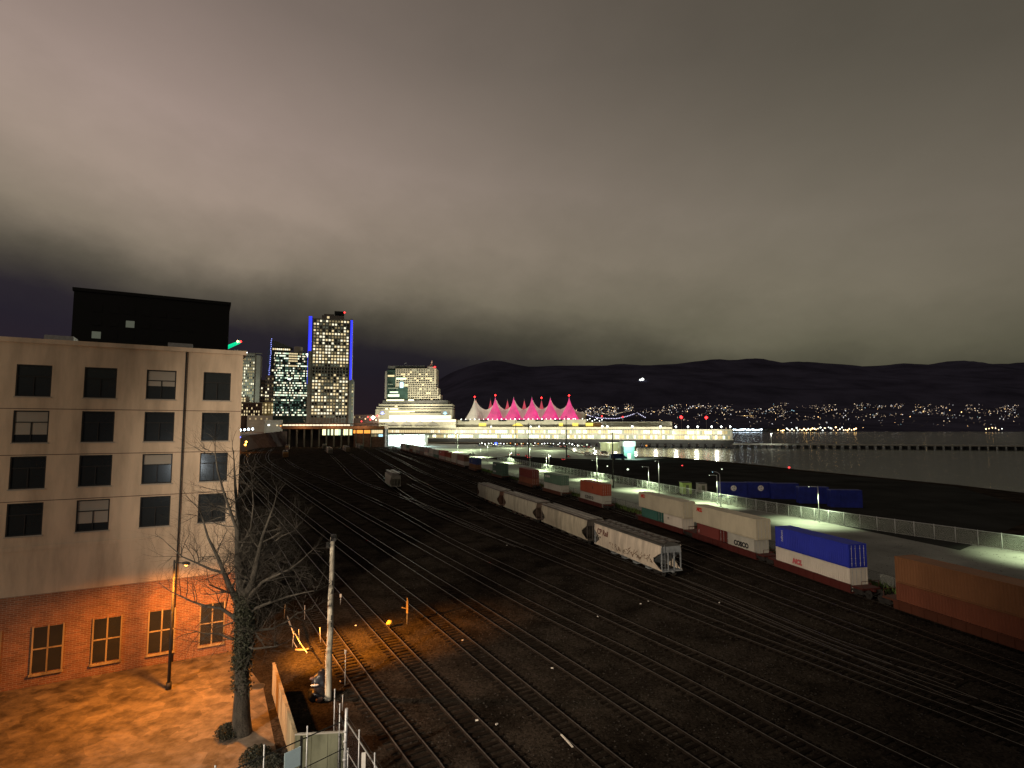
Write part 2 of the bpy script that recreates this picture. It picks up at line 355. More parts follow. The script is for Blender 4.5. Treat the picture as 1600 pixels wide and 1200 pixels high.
# ------------------------------------------------------------------ railway tracks (laid as paths: part of the ground)
def px_track(pts): return catmull([G(x, y) for x, y in pts], 3)
TR = {
 'a': px_track([(900, 1640), (760, 1360), (666, 1200), (584, 1096), (549, 1046), (510, 990), (470, 930), (430, 860), (400, 812), (372, 760)]),
 'b': px_track([(1000, 1420), (868, 1280), (797, 1200), (632, 1026), (505, 888), (440, 812), (385, 752), (368, 726), (371, 714), (386, 703), (415, 691)]),
 'c': px_track([(1300, 1490), (1100, 1310), (956, 1200), (666, 958), (494, 824), (430, 770), (395, 736), (384, 722), (388, 710), (408, 699), (440, 689)]),
 'd': px_track([(1500, 1460), (1280, 1310), (1125, 1200), (790, 980), (575, 841), (470, 770), (425, 738), (402, 721), (402, 710), (417, 699), (450, 687.5)]),
 'e': px_track([(1800, 1470), (1500, 1305), (1297, 1197), (1000, 1034), (780, 922), (560, 800), (470, 751), (435, 732), (418, 718), (421, 706), (438, 696), (462, 686.5)]),
 'f': px_track([(2000, 1470), (1700, 1322), (1464, 1200), (1250, 1101), (1000, 988), (820, 903), (700, 844.5), (600, 790), (505, 748), (462, 729), (446, 716), (450, 703), (468, 694), (485, 686)]),
 'g': px_track([(1800, 1240), (1500, 1123), (1250, 1027), (1100, 970), (925, 899), (812, 854), (715, 817), (652, 787), (612, 760), (583, 735), (556, 715), (532, 701), (515, 692), (505, 686)]),
 'h': px_track([(812, 856), (715, 813), (651, 786), (592, 764), (556, 749), (534, 728), (518, 712), (505, 700), (497, 690)]),
 'i': px_track([(1800, 1180), (1500, 1095), (1250, 1004), (1119, 950), (978, 897), (850, 845), (760, 806), (700, 776), (650, 750), (610, 727), (575, 707), (545, 695), (525, 688)]),
 'j': px_track([(1500, 1070), (1300, 1005), (1119, 930), (1044, 902), (950, 866), (820, 822), (700, 785), (640, 757)]),
}
T9 = catmull([(60, -25), (50, -5), (34, 34), (26.5, 54), (20.2, 71.5), (13.8, 90), (6.4, 111), (-1.2, 131), (-8.6, 152.5), (-20, 187), (-37, 235), (-64, 320), (-96, 420), (-130, 520), (-160, 620)], 3)
TR['k'] = T9
def between(A, B, f):
    B2 = [min(B, key=lambda q: abs(q.y-p.y)) for p in A]; return catmull([(p.x*(1-f)+q.x*f, p.y*(1-f)+q.y*f) for p, q in list(zip(A, B2))[::8]], 3)
TR['l'] = between(T9, T11, .36); TR['m'] = between(T9, T11, .68); TR['n'] = T11
for k, P in TR.items():
    rails = MB(); ties = MB()
    for o in (-.75, .75):
        Q = offs(P, o)
        for a, b in zip(Q, Q[1:]):
            d = (b-a).normalized(); nrm = Vector((-d.y, d.x))*.04; n2 = Vector((-d.y, d.x))*.07
            z1, z2 = .20, .05
            rails.m = 0
            rails.quad((*(a-nrm), z1), (*(b-nrm), z1), (*(b+nrm), z1), (*(a+nrm), z1))
            rails.m = 1
            rails.quad((*(a-n2), z2), (*(b-n2), z2), (*(b-nrm), z1), (*(a-nrm), z1)); rails.quad((*(b+n2), z2), (*(a+n2), z2), (*(a+nrm), z1), (*(b+nrm), z1))
    acc = 0; rnd = random.Random(ord(k))
    for a, b in zip(P, P[1:]):
        d = (b-a); l = d.length; d.normalize(); ang = math.atan2(d.y, d.x)
        if a.y > 260: break
        while acc < l:
            p = a+d*acc; ties.rbox((p.x, p.y, .03+rnd.uniform(-.012, .012)), .24, 2.6+rnd.uniform(-.1, .1), .09, ang+rnd.uniform(-.03, .03)); acc += .62
        acc -= l
    t = tag(ties.build('railway_track', M['sleeper']), kind='structure')
    tag(rails.build('rails', [M['rail'], M['sleeper']], t), kind='structure')
# ballast stones scattered over the nearer yard
rnd = random.Random(4); st = MB()
for i in range(9000):
    Y = 26+rnd.random()**1.6*70; X = -14+rnd.random()*(30+Y*.9); r = rnd.uniform(.03, .085)
    if X < -.30*Y: continue
    st.octa((X, Y, r*.3), r, r*.6)
tag(st.build('ballast_stones', pm('ballast_stone', (.05, .045, .04), .9, 0, .6, 9)), 'loose grey ballast stones scattered between the railway tracks', 'gravel', kind='stuff')
# ================================================================== TRAINS
def along(P, yn, L):
    """point where the near end stands (y = yn) and the heading of the near end"""
    for a, b in zip(P, P[1:]):
        if (a.y-yn)*(b.y-yn) <= 0 and a.y != b.y:
            t = (yn-a.y)/(b.y-a.y); p = a.lerp(b, t); break
    acc = 0; q = p
    i0 = P.index(a); far = a.y < b.y
    seq = P[i0+1:] if far else P[i0::-1]
    for s in seq:
        l = (s-q).length
        if acc+l >= L: q = q.lerp(s, (L-acc)/l); break
        acc += l; q = s
    d = (p-q).normalized(); c = (p+q)/2
    return c, math.atan2(d.y, d.x), q.y
WM = {}
def wheelset(parent, x):
    if 'ws' not in WM:
        b = MB()
        for sx in (-.9, .9):
            b.tube((sx, -.86, .46), (sx, -.72, .46), .46, n=12); b.tube((sx, .72, .46), (sx, .86, .46), .46, n=12); b.tube((sx, -.72, .46), (sx, .72, .46), .08, n=6)
        for sy in (-1.0, 1.0):
            b.box(-1.15, 1.15, sy-.09, sy+.09, .42, .62); b.box(-.35, .35, sy-.11, sy+.11, .25, .80)
        b.box(-.2, .2, -1.0, 1.0, .62, .78); WM['ws'] = b.mesh('wheel_truck', M['dark_metal'])
    return mk('wheel_truck', WM['ws'], parent, (x, 0, .2))
def hopper(L, mats, label, loc, rz, lettering=None, H=4.45, roofm='concrete_dark', group='hopper wagons in a line on the yard track', low=False):
    t = thing('hopper_wagon', label, 'hopper wagon', (loc.x, loc.y, 0), rz, group)
    side = pm('wagon_paint', mats[0], .65, 0, .22, 1.2, .15, 5, c2=tuple(v*.66 for v in mats[0]), streak=5); endm = pm('wagon_end', mats[1], .7, 0, .25, 1.5)
    h = L/2; b = MB()
    # outer sheets: lofted curved sides with the diagonal cut-outs at both ends
    st = [(-h+.45, 3.25), (-h+.5, 3.2), (-h+2.0, 2.35), (-h+2.05, 1.55), (-h+.95, 1.2), (-h+1.1, 1.15)]
    zs = [1.15, 1.5, 2.0, 2.6, 3.2, 3.7, 4.0]; ws = [1.46, 1.52, 1.57, 1.58, 1.55, 1.48, 1.42]
    def wz(z):
        for i in range(len(zs)-1):
            if z <= zs[i+1]: f = (z-zs[i])/(zs[i+1]-zs[i]); return ws[i]+(ws[i+1]-ws[i])*max(0, f)
        return ws[-1]
    def cut(z):   # how far the side sheet starts from the wagon end at height z
        if z >= 3.25: return .45
        if z >= 2.35: return .45+(3.25-z)/.9*1.6
        if z >= 1.9: return 2.05
        return .75+(z-1.15)/.75*1.3
    zz = [1.15, 1.3, 1.6, 1.9, 2.12, 2.35, 2.65, 2.95, 3.25, 3.6, 3.85, 4.0]
    for sy in (-1, 1):
        for a, c in zip(zz, zz[1:]):
            p = [(-h+cut(a), sy*wz(a), a), (h-cut(a), sy*wz(a), a), (h-cut(c), sy*wz(c), c), (-h+cut(c), sy*wz(c), c)]
            b.quad(*(p if sy < 0 else p[::-1]))
    n = int(L/1.1)
    b.box(-h+.35, h-.35, -1.50, -1.42, 1.0, 1.17); b.box(-h+.35, h-.35, 1.42, 1.50, 1.0, 1.17)      # side sills
    b.box(-h+.42, h-.42, -1.50, -1.40, 3.98, 4.10); b.box(-h+.42, h-.42, 1.40, 1.50, 3.98, 4.10)
    for i in range(1, n):
        x = -h+.45+(L-.9)*i/n
        if i % 2 == 0: b.box(x-.012, x+.012, -1.60, -1.575, 2.45, 2.75)
    b.build('side_sheet', side, t)
    for sx in (-1, 1):
        e = MB()
        e.quad((sx*(h-.46), -1.42, 4.0), (sx*(h-.46), 1.42, 4.0), (sx*(h-.5), 1.5, 3.2), (sx*(h-.5), -1.5, 3.2))
        e.quad((sx*(h-.5), -1.5, 3.2), (sx*(h-.5), 1.5, 3.2), (sx*(h-3.3), 1.45, 1.2), (sx*(h-3.3), -1.45, 1.2))
        for yy in (-1.4, -.45, .45, 1.4): e.box(*(sorted((sx*(h-.55), sx*(h-.40)))), yy-.06, yy+.06, 1.0, 3.4)
        e.box(*(sorted((sx*(h-1.2), sx*(h-.15)))), -1.45, 1.45, .95, 1.06)
        for k in range(7): e.box(*(sorted((sx*(h-.33), sx*(h-.29)))), -1.45, -1.02, 1.2+k*.42, 1.23+k*.42)
        for yy in (-1.45, -1.02): e.box(*(sorted((sx*(h-.33), sx*(h-.29)))), yy-.02, yy+.02, 1.0, 4.2)
        e.box(*(sorted((sx*(h-.02), sx*(h-.6)))), -.15, .15, .85, 1.1)
        e.build('end_frame', endm, t)
    r = MB(); prof = [(-1.46, 4.02), (-1.2, 4.22), (-.6, H-.1), (0, H-.03), (.6, H-.1), (1.2, 4.22), (1.46, 4.02)]
    for a, c in zip(prof, prof[1:]): r.quad((-h+.45, a[0], a[1]), (h-.45, a[0], a[1]), (h-.45, c[0], c[1]), (-h+.45, c[0], c[1]))
    for sx in (-1, 1): r.quad(*[(sx*(h-.45), y, z) for y, z in prof])
    ro = r.build('roof', M[roofm] if isinstance(roofm, str) else roofm, t)
    k = MB(); nh = int(L/1.7)
    for i in range(nh):
        x = -h+1.3+(L-2.6)*i/(nh-1)
        if low: k.box(x-.75, x+.75, -.32, .32, H-.05, H+.07)
        else:
            for yy in (-.72, .62): k.box(x-.48, x+.48, yy-.36, yy+.36, H-.13, H+.10)
    for yy in (-1.14, 1.10): k.box(-h+.2, h-.2, yy-.20, yy+.20, H-.02, H+.03)
    k.build('roof_hatches', M['rail'] if not low else M['concrete'], ro)
    nb = 4
    for i in range(nb):
        u_ = MB()
        x = -h+3.2+(L-6.4)*(i+.5)/nb; wv = (L-6.6)/nb/2
        for sy in (-1, 1): u_.quad((x-wv, sy*1.4, 1.2), (x+wv, sy*1.4, 1.2), (x+.4, sy*.7, .45), (x-.4, sy*.7, .45))
        for sx in (-1, 1): u_.quad((x+sx*wv, -1.4, 1.2), (x+sx*wv, 1.4, 1.2), (x+sx*.4, .7, .45), (x+sx*.4, -.7, .45))
        u_.box(x-.5, x+.5, -.8, .8, .32, .46)
        u_.build('discharge_hopper', endm, t)
    wheelset(t, -h+1.9); wheelset(t, h-1.9)
    if lettering:
        for i, (tx, size, x, z, mt, sh) in enumerate(lettering): text(tx, size, mt, t, (x, -wz(z)-.03, z), shear=sh, name='lettering', bold=.02)
    return t
RED_TXT = pm('maroon_lettering', (.12, .02, .015), .6); DK = pm('dark_lettering', (.03, .03, .035), .6)
specs = [(71.0, 19.3, (.62, .55, .46), (.25, .28, .31), 'tan hopper wagon with maroon CP Rail lettering and graffiti, nearest of its line', 4.5),
         (90.4, 20.4, (.50, .46, .36), (.10, .09, .08), 'grey-green smooth-sided hopper wagon coupled behind the lettered tan one', 4.35),
         (110.8, 20.4, (.44, .42, .34), (.14, .10, .08), 'smooth-sided hopper wagon third from the near end of its line', 4.35),
         (131.2, 20.4, (.40, .39, .31), (.14, .07, .05), 'smooth-sided hopper wagon at the far end of its line, beside the brown container stack', 4.35)]
for i, (yn, L_, c, e, lab, H) in enumerate(specs):
    cc, rz, yf = along(T9, yn, L_)
    lt = None
    if i == 0:
        lt = [('CP Rail', 1.15, -L_/2+3.4, 3.1, RED_TXT, .15), ('CP', .34, -L_/2+2.7, 2.3, DK, 0)]
    t = hopper(L_-.55, (c, c) if False else (c, e), lab, cc, rz, lt, H, roofm='concrete_dark' if i == 0 else 'rail', low=(i > 0))
    if i == 0:    # graffiti band along the lower side
        g = MB(); rr = random.Random(8)
        for k in range(40):
            x = -3.6+k*.27+rr.uniform(-.2, .2); z = 1.75+rr.uniform(-.25, .35)+(.25 if k > 34 else 0); pts = [(x, -1.60, z)]
            for q in range(3): pts.append((pts[-1][0]+rr.uniform(-.3, .45), -1.60, max(1.35, pts[-1][2]+rr.uniform(-.28, .28))))
            g.path(pts, rr.uniform(.015, .04), 4)
        g.build('graffiti', pm('graffiti_paint', (.16, .10, .06), .7), t)
# the lone wagon in the middle of the yard and the wagons far down the yard
cc, rz, _ = along(TR['g'], 172, 17)
hopper(16.5, ((.62, .60, .50), (.42, .40, .33)), 'lone pale grey hopper wagon standing by itself in the middle of the yard', cc, rz, None, 4.9, roofm='stone', group='single wagons standing in the yard')
FARW = [('f', 344, (.62, .60, .52), (.55, .30, .12), 'white and orange hopper wagon at the left of the far yard'),
        ('f', 455, (.40, .40, .36), (.30, .28, .24), 'grey hopper wagon second from the left in the far yard'),
        ('h', 480, (.24, .24, .22), (.16, .16, .14), 'dark grey hopper wagon behind the others at the far end of the yard'),
        ('h', 393, (.42, .41, .37), (.40, .38, .33), 'light grey hopper wagon in the middle of the far yard cluster'),
        ('h', 412, (.18, .17, .16), (.12, .12, .11), 'dark hopper wagon coupled behind the light grey one in the far yard'),
        ('g', 420, (.22, .18, .15), (.34, .25, .17), 'brown hopper wagon at the right of the far yard cluster'),
        ('g', 440, (.30, .28, .26), (.2, .19, .18), 'grey-brown hopper wagon behind the brown one in the far yard'),
        ('i', 480, (.26, .26, .28), (.22, .22, .22), 'bluish grey hopper wagon nearest the container train in the far yard'),
        ('i', 503, (.32, .32, .33), (.2, .2, .2), 'pale hopper wagon behind the bluish one in the far yard')]
for k, yn, c, e, lab in FARW:
    try:
        cc, rz, _ = along(TR[k], yn, 17); hopper(16.8, (c, e), lab, cc, rz, None, 4.5, group='single wagons standing in the yard')
    except Exception as ex: print('far wagon', k, ex)
# ---- containers on well cars
CM = {}
def cmat(c):
    if c not in CM: CM[c] = pm('container_paint', c, .6, .0, .10, .5, .05, 6, c2=tuple(v*.84 for v in c), streak=2)
    return CM[c]
def container(L, H, c, label, loc, rz, z, group, logos=(), smooth=False):
    t = thing('shipping_container', label, 'container', (loc.x, loc.y, z), rz, group); h = L/2; Wd = 1.22; m = cmat(c)
    b = MB(); amp = .012 if smooth else .045; p = .61 if smooth else .30
    n = int((L-.3)/p); xs = []
    for i in range(n):
        x = -h+.15+(L-.3)*i/n; q = (L-.3)/n; xs += [(x, 0), (x+q*.3, 0), (x+q*.45, amp), (x+q*.85, amp)]
    xs.append((h-.15, 0))
    for sy in (-1, 1):
        for a, d in zip(xs, xs[1:]):
            pp = [(a[0], sy*(Wd-.02-a[1]), .15), (d[0], sy*(Wd-.02-d[1]), .15), (d[0], sy*(Wd-.02-d[1]), H-.1), (a[0], sy*(Wd-.02-a[1]), H-.1)]
            b.quad(*(pp if sy < 0 else pp[::-1]))
    b.quad((-h+.02, -Wd+.02, H-.03), (h-.02, -Wd+.02, H-.03), (h-.02, Wd-.02, H-.03), (-h+.02, Wd-.02, H-.03))
    b.quad((-h, -Wd+.02, .12), (-h, Wd-.02, .12), (h, Wd-.02, .12), (h, -Wd+.02, .12))
    b.build('body', m, t)
    f = MB()
    for sx in (-1, 1):
        for sy in (-1, 1): f.rbox((sx*(h-.08), sy*(Wd-.08), H/2), .16, .16, H-.30)
        for sy in (-1, 1):
            for zz in (.075, H-.075): f.rbox((sx*(h-.09), sy*(Wd-.09), zz), .185, .185, .15)
        for zz in (.075, H-.07): f.rbox((sx*(h-.07), 0, zz), .13, Wd*2-.37, .12)
    for sy in (-1, 1):
        for zz in (.075, H-.06): f.rbox((0, sy*(Wd-.05), zz), L-.38, .09, .11)
    f.build('frame', m, t)
    d = MB(); d.box(h-.10, h-.04, -Wd+.165, -.01, .16, H-.15); d.box(h-.10, h-.04, .01, Wd-.165, .16, H-.15)
    do = d.build('door', m, t); k = MB()
    for y in (-.85, -.32, .32, .85):
        k.tube((h-.01, y, .16), (h-.01, y, H-.14), .022, n=5)
        for zz in (.5, H*.4, H-.5): k.rbox((h-.02, y, zz), .03, .14, .06)
    k.build('locking_bars', M['galv'], do)
    e = MB(); e.box(-h+.04, -h+.10, -Wd+.165, Wd-.165, .16, H-.15); e.build('end_panel', m, t)
    for lg in logos:
        if lg[0] == 'text': text(lg[1], lg[2], lg[5], t, (lg[3], -Wd-.012, lg[4]), bold=lg[6] if len(lg) > 6 else .015, shear=lg[7] if len(lg) > 7 else 0)
        elif lg[0] == 'vtext': text(lg[1], lg[2], lg[5], t, (lg[3], -Wd-.012, lg[4]), rot=(R(90), R(90), 0))
        elif lg[0] == 'patch':
            q = MB(); q.box(lg[1], lg[2], -Wd-.014, -Wd+.004, lg[3], lg[4]); q.build('logo_panel', lg[5], t)
    return t
WHP = pm('white_marking', (.66, .68, .66), .6, 0, .3, 5); REDP = pm('red_marking', (.60, .03, .02), .6); PINKP = pm('faded_pink_marking', (.55, .12, .14), .6, 0, .3, 4)
def wellcar(L, c, loc, rz, label):
    c = tuple(v_*.5 for v_ in c)
    t = thing('well_wagon', label, 'railway wagon', (loc.x, loc.y, 0), rz, 'well wagons of the container train'); h = L/2+1.2; m = cmat(c); b = MB()
    for sy in (-1, 1):
        b.box(-h+1.0, h-1.0, sy*1.40-.05, sy*1.40+.05, .42, 1.22); b.box(-h+1.0, h-1.0, sy*1.40-.12, sy*1.40+.12, 1.22, 1.29)
        for i in range(int(L/1.3)): b.box(-h+1.6+i*1.3, -h+1.66+i*1.3, sy*1.40-.10, sy*1.40+.10, .43, 1.21)
    b.box(-h+1.0, h-1.0, -1.34, 1.34, .34, .42); b.build('well_frame', m, t)
    for sx in (-1, 1):
        e = MB()
        e.box(*sorted((sx*(h-1.0), sx*(h+.45))), -1.2, 1.2, 1.02, 1.20); e.box(*sorted((sx*(h+.45), sx*(h+.9))), -.15, .15, .9, 1.1)
        for yy in (-1.15, 1.15): e.tube((sx*(h+.3), yy, 1.2), (sx*(h+.3), yy, 1.95), .03, n=5)
        e.tube((sx*(h+.3), -1.15, 1.95), (sx*(h+.3), 1.15, 1.95), .03, n=5)
        e.build('end_platform', m, t)
    wheelset(t, -h+.05); wheelset(t, h-.05); return t
cW, cT, cR, cB, cGn, cBr, cDr, cO, cTeal, cGy = (.56, .52, .40), (.60, .56, .50), (.34, .075, .035), (.020, .035, .42), (.11, .20, .15), (.20, .065, .035), (.16, .03, .025), (.24, .11, .05), (.035, .13, .11), (.42, .42, .38)
GT = 'containers stacked upon the well wagons'
P4 = [('patch', -5.0, -4.1, 1.55, 2.1, WHP), ('patch', -3.6, -2.6, 1.55, 2.15, WHP), ('patch', -2.4, -1.6, 1.6, 2.1, WHP)]
stacks = [  # near end Y, well length, sill colour, lower boxes, upper boxes
 (47.5, 12.2, cBr, [(12.2, cBr, 'brown lower container at the right end of the container train', ())], [(12.2, cO, 'rust-orange upper container nearest the right edge of the train', ())]),
 (64.8, 12.2, cDr, [(12.2, cT, 'cream lower container with a faded pink mark, under the bright blue one', [('text', 'NCL', .8, -2.2, 1.4, PINKP, .07, .3)])],
  [(12.2, cB, 'bright blue upper container with small white vertical lettering', [('vtext', 'HANJIN', .42, -4.8, 1.6, WHP)])]),
 (80.7, 15.8, cDr, [(6.06, cGy, 'white 20-foot container with dark COSCO lettering under a long cream one', [('text', 'COSCO', .95, .1, 1.35, DK, .05)]), (6.06, cDr, 'dark red 20-foot container beside the one lettered COSCO, under a long cream one', [('vtext', 'TEX', .34, -2.5, 1.4, WHP)])],
  [(16.15, cW, 'long cream container with a red logo, in front of the blue-lit lamp post', [('text', 'NCL', .78, -6.2, 2.25, REDP, .07, .3)])]),
 (99.3, 15.8, cDr, [(6.06, cT, 'dull pinkish 20-foot container under the long cream one, beside the teal box', [('text', 'TT', .5, -1.4, 1.9, DK)]), (6.06, cTeal, 'teal 20-foot container under a long cream one', ())],
  [(16.15, cW, 'long cream container with a red logo, left of its twin and above the teal box', [('text', 'NCL', .78, -6.4, 2.25, REDP, .07, .3)])]),
 (131.5, 12.2, cDr, [(12.2, cGy, 'pale grey lower container with dark COSCO letters under the rust-red one', [('text', 'C O S C O', 1.0, -.8, 1.5, DK, .05)])],
  [(12.2, cR, 'rust-red upper container above the pale grey COSCO one', [('text', 'K', 1.0, 1.2, 1.5, DK)])]),
 (155.0, 12.2, cBr, [(12.2, cGy, 'pale grey lower container under a grey-green one with white patches', ())], [(12.2, cGn, 'grey-green upper container with white patches, above a pale grey one', P4)]),
 (176.0, 12.2, cBr, [(12.2, cBr, 'brown lower container of the all-brown stack', ())], [(12.2, cDr, 'dark red-brown upper container of the all-brown stack', ())]),
 (206.0, 12.2, cBr, [(12.2, cGn, 'green lower container with white patches in the all-green stack', P4)], [(12.2, cGn, 'green upper container with white patches in the all-green stack', P4)]),
 (241.0, 12.2, cBr, [(12.2, cO, 'orange-brown lower container under the navy blue one', ())], [(12.2, (.03, .06, .25), 'navy blue upper container above an orange-brown one', [('patch', -1.5, -1.2, .6, 2.2, WHP)])]),
]
far_cols = [('brown', cBr, 'cream', cT), ('cream', cW, 'cream', cT), ('rusty brown', cR, 'cream', cW), ('bright red', (.42, .05, .04), 'pale pink', (.5, .4, .36)), ('grey', cGy, 'grey-green', cGn), ('pale grey', cT, 'grey', cGy),
            ('mauve grey', (.28, .2, .2), 'pale', cT), ('dull grey', (.3, .3, .28), 'brownish', (.26, .17, .14)), ('pale grey', cT, 'dark grey', (.2, .2, .2)), ('cream', cW, 'grey', cGy), ('grey', cGy, 'brown', cBr), ('faded green', cGn, 'grey', cGy), ('grey', cGy, 'pale', cT), ('mauve', (.28, .2, .2), 'grey', cGy)]
yn = 263.0; ordn = ['first', 'second', 'third', 'fourth', 'fifth', 'sixth', 'seventh', 'eighth', 'ninth', 'tenth', 'eleventh', 'twelfth', 'thirteenth', 'fourteenth']
for i, (n1_, c1, n2_, c2) in enumerate(far_cols):
    L_ = 16.0 if i in (0, 3, 6) else 12.2
    stacks.append((yn, L_, cBr, [(L_, c2, f'{n2_} lower container in the {ordn[i]} stack beyond the navy blue container', [('patch', -4, -2.5, 1.2, 1.9, WHP)] if i in (0, 2) else ())],
                   [(L_, c1, f'{n1_} upper container in the {ordn[i]} stack beyond the navy blue container', [('patch', -4.5, -2, 1.6, 2.2, WHP)] if i in (3,) else ())]))
    yn += (L_+2.9)*.94
def place(c, rz, off): return Vector((c.x+math.cos(rz)*off, c.y+math.sin(rz)*off))
for si, (yn, L_, sc, lows, ups) in enumerate(stacks):
    cc, rz, _ = along(T11, yn, L_)
    base = lows[0][2]; wl = ('well wagon carrying the '+base) if len((('well wagon carrying the '+base)).split()) <= 16 else 'well wagon carrying the '+' '.join(base.split()[:8])
    wellcar(L_, sc, cc, rz, wl)
    if len(lows) == 1: container(lows[0][0], 2.59, lows[0][1], lows[0][2], cc, rz, .44, GT, lows[0][3])
    else:
        for o, lw in zip((L_/2-3.4, -L_/2+3.4+.6), lows): container(lw[0], 2.59, lw[1], lw[2], place(cc, rz, o), rz, .44, GT, lw[3])
    big = ups[0][0] > 13
    container(ups[0][0], 2.9 if big else 2.65, ups[0][1], ups[0][2], cc, rz, 3.04, GT, ups[0][3], smooth=big)
# ================================================================== YARD EDGE: fences, lamps, verge
def fence_run(name, label, cat, P, step, H, m_post, m_link, rail_r=.035, post_r=.05, group=None, barbed=False, toph=None):
    """posts and rails in world space under one thing, wire panels as a part"""
    acc = 0; posts = [P[0]]
    for a, b in zip(P, P[1:]):
        l = (b-a).length; d = (b-a)/l if l else b-a; t = step-acc
        while t <= l: posts.append(a+d*t); t += step
        acc = (acc+l) % step
    o = posts[0]; t = thing(name, label, cat, (o.x, o.y, 0), 0, group)
    pm_ = MB(); pm_.tube((0, 0, 0), (0, 0, H+.12), post_r, n=6); pme = pm_.mesh('post', m_post); r = MB()
    for i, p in enumerate(posts):
        if i < 100: mk('post', pme, t, (p.x-o.x, p.y-o.y, 0))
    for a, b in zip(posts, posts[1:]):
        A = (a.x-o.x, a.y-o.y, H); B = (b.x-o.x, b.y-o.y, H); r.tube(A, B, rail_r, n=5); r.tube((*A[:2], .12), (*B[:2], .12), rail_r*.6, n=4)
    r.build('rail', m_post, t)
    for a, b in zip(posts, posts[1:]):
        d = (b-a); k = MB(); k.quad((0, 0, .1), (d.length, 0, .1), (d.length, 0, H), (0, 0, H))
        e = k.build('wire_panel', m_link, t, (a.x-o.x, a.y-o.y, 0), (0, 0, math.atan2(d.y, d.x)))
    return t
fence_run('chain_link_fence', 'long galvanised chain-link fence along the far side of the lit road', 'fence', [p for p in FEN if 60 < p.y < 330], 3.05, 2.5, M['galv'], M['link'], .04, .055)
lowf = offs(T11, -5.6); lowf = [p for p in lowf if 45 < p.y < 250]
fence_run('wire_fence', 'low thin wire fence on the grassy verge behind the container train', 'fence', lowf, 5.0, 1.5, M['dark_metal'], M['link'], .02, .03)
# verge of grass between the container train and the road
gv = MB(); rr = random.Random(3); P1 = [p for p in offs(T11, -3.0) if 40 < p.y < 260]
for i in range(5200):
    k = rr.randrange(len(P1)-1); a = P1[k].lerp(P1[k+1], rr.random()); d = (P1[k+1]-P1[k]).normalized(); o = rr.uniform(0, 3.2)
    x, y = a.x+d.y*o*1, a.y-d.x*o; x, y = (a.x + abs(d.y)*o, a.y+abs(d.x)*o)
    h = rr.uniform(.15, .75)*(1.2 if rr.random() < .1 else 1); t_ = rr.uniform(0, 3.14); wv = rr.uniform(.05, .16)
    gv.quad((x-math.cos(t_)*wv, y-math.sin(t_)*wv, 0), (x+math.cos(t_)*wv, y+math.sin(t_)*wv, 0), (x+rr.uniform(-.2, .2), y+rr.uniform(-.2, .2), h))
tag(gv.build('grass', M['grass']), 'unmown grass and weeds on the verge between the container train and the lit road', 'grass', kind='stuff')
def street_lamp(label, base, H, arm, az, em_m, energy, color, z0=0, double=False, box_z=None, cone=None, pole_m='galv', r=.11, group='street lamps about the lots and the quay', headsize=.35, curved=False, aim=None):
    t = thing('street_lamp', label, 'street lamp', (base[0], base[1], z0), az, group); b = MB()
    b.tube((0, 0, 0), (0, 0, .5), r*1.7, n=8); b.tube((0, 0, .5), (0, 0, H-(.9 if curved else 0)), r, r*.6, n=8); b.build('pole', M[pole_m], t)
    a = MB()
    for sx in ((1, -1) if double else (1,)):
        if curved:
            pts = [(sx*arm*(1-math.cos(q))*1, 0, H-.9+.9*math.sin(q)) for q in [i*math.pi/2/6 for i in range(7)]]; a.path(pts, .06, 6)
        else: a.tube((0, 0, H-.15), (sx*arm, 0, H), .05, n=6)
    a.build('arm', M[pole_m], t)
    for sx in ((1, -1) if double else (1,)):
        hd = MB(); hd.rbox((sx*(arm+headsize*.6), 0, H+.03), headsize*1.7, headsize*.8, .16); h = hd.build('lamp_head', M['dark_metal'], t)
        ln = MB(); k = headsize*.30; ln.lathe([(0.01, -.10-k*.5), (k*.8, -.08-k*.3), (k*1.1, -.05), (k*.9, 0)], 10, (sx*(arm+headsize*.6), 0, H-.03)); ln.build('lens', em_m, h)
    if box_z: q = MB(); q.box(-.18, .18, -.32, -.1, box_z, box_z+.8); q.build('control_box', M['paint_white'], t)
    if energy:
        c = Vector((math.cos(az), math.sin(az)))*(arm+headsize*.6)*(0 if double else 1)
        p = (base[0]+c.x, base[1]+c.y, z0+H-.45)
        lamp('lamp_light', 'SPOT', p, energy, color, .25, aim or (p[0], p[1], z0), cone or 150, .5)
    return t
GW = (.84, 1.0, .58); WW = (.86, .98, 1.0); SOD = (1.0, .30, .022)
lampspec = [
 ('blue-white lamp post with a curved arm behind the fence, right of the green cabin', G(1126, 792), 8.4, 1.5, R(180), 'w_cyan', 0, GW, dict(curved=True, box_z=2.0)),
 ('tall slim lamp post just left of the tall dark pole by the fence', G(933, 757), 10.5, 1.2, R(200), 'w_pale', 1800, GW, dict(box_z=1.5)),
 ('lamp post behind the brown container stack', G(828, 736), 11, 1.0, R(200), 'w_pale', 3000, GW, {}),
 ('lamp post behind the grey-green container with white patches', G(858, 741), 9, 1.0, R(200), 'w_pale', 2600, GW, {}),
 ('short lamp post with a ladder-like bracket behind the long cream container', G(1030, 772), 9.5, .9, R(200), 'w_pale', 1800, GW, {}),
 ('lamp post with a long horizontal arm beyond the row of brown containers', G(667, 702), 16, 9, 0, 'w_white', 20000, GW, dict(r=.2, headsize=.8)),
 ('lamp post left of the one with the long horizontal arm', G(651, 701), 14, 1.5, 0, 'w_white', 20000, WW, dict(r=.2, headsize=.8)),
 ('lamp post on the apron above the navy blue container', G(715, 706), 15, 1.5, R(180), 'lamp_white', 20000, GW, dict(r=.2, headsize=.8)),
 ('lamp post beside the blue container, in front of the lit apron', G(762, 722), 10, 1, R(180), 'w_pale', 3000, GW, dict(r=.14)),
]
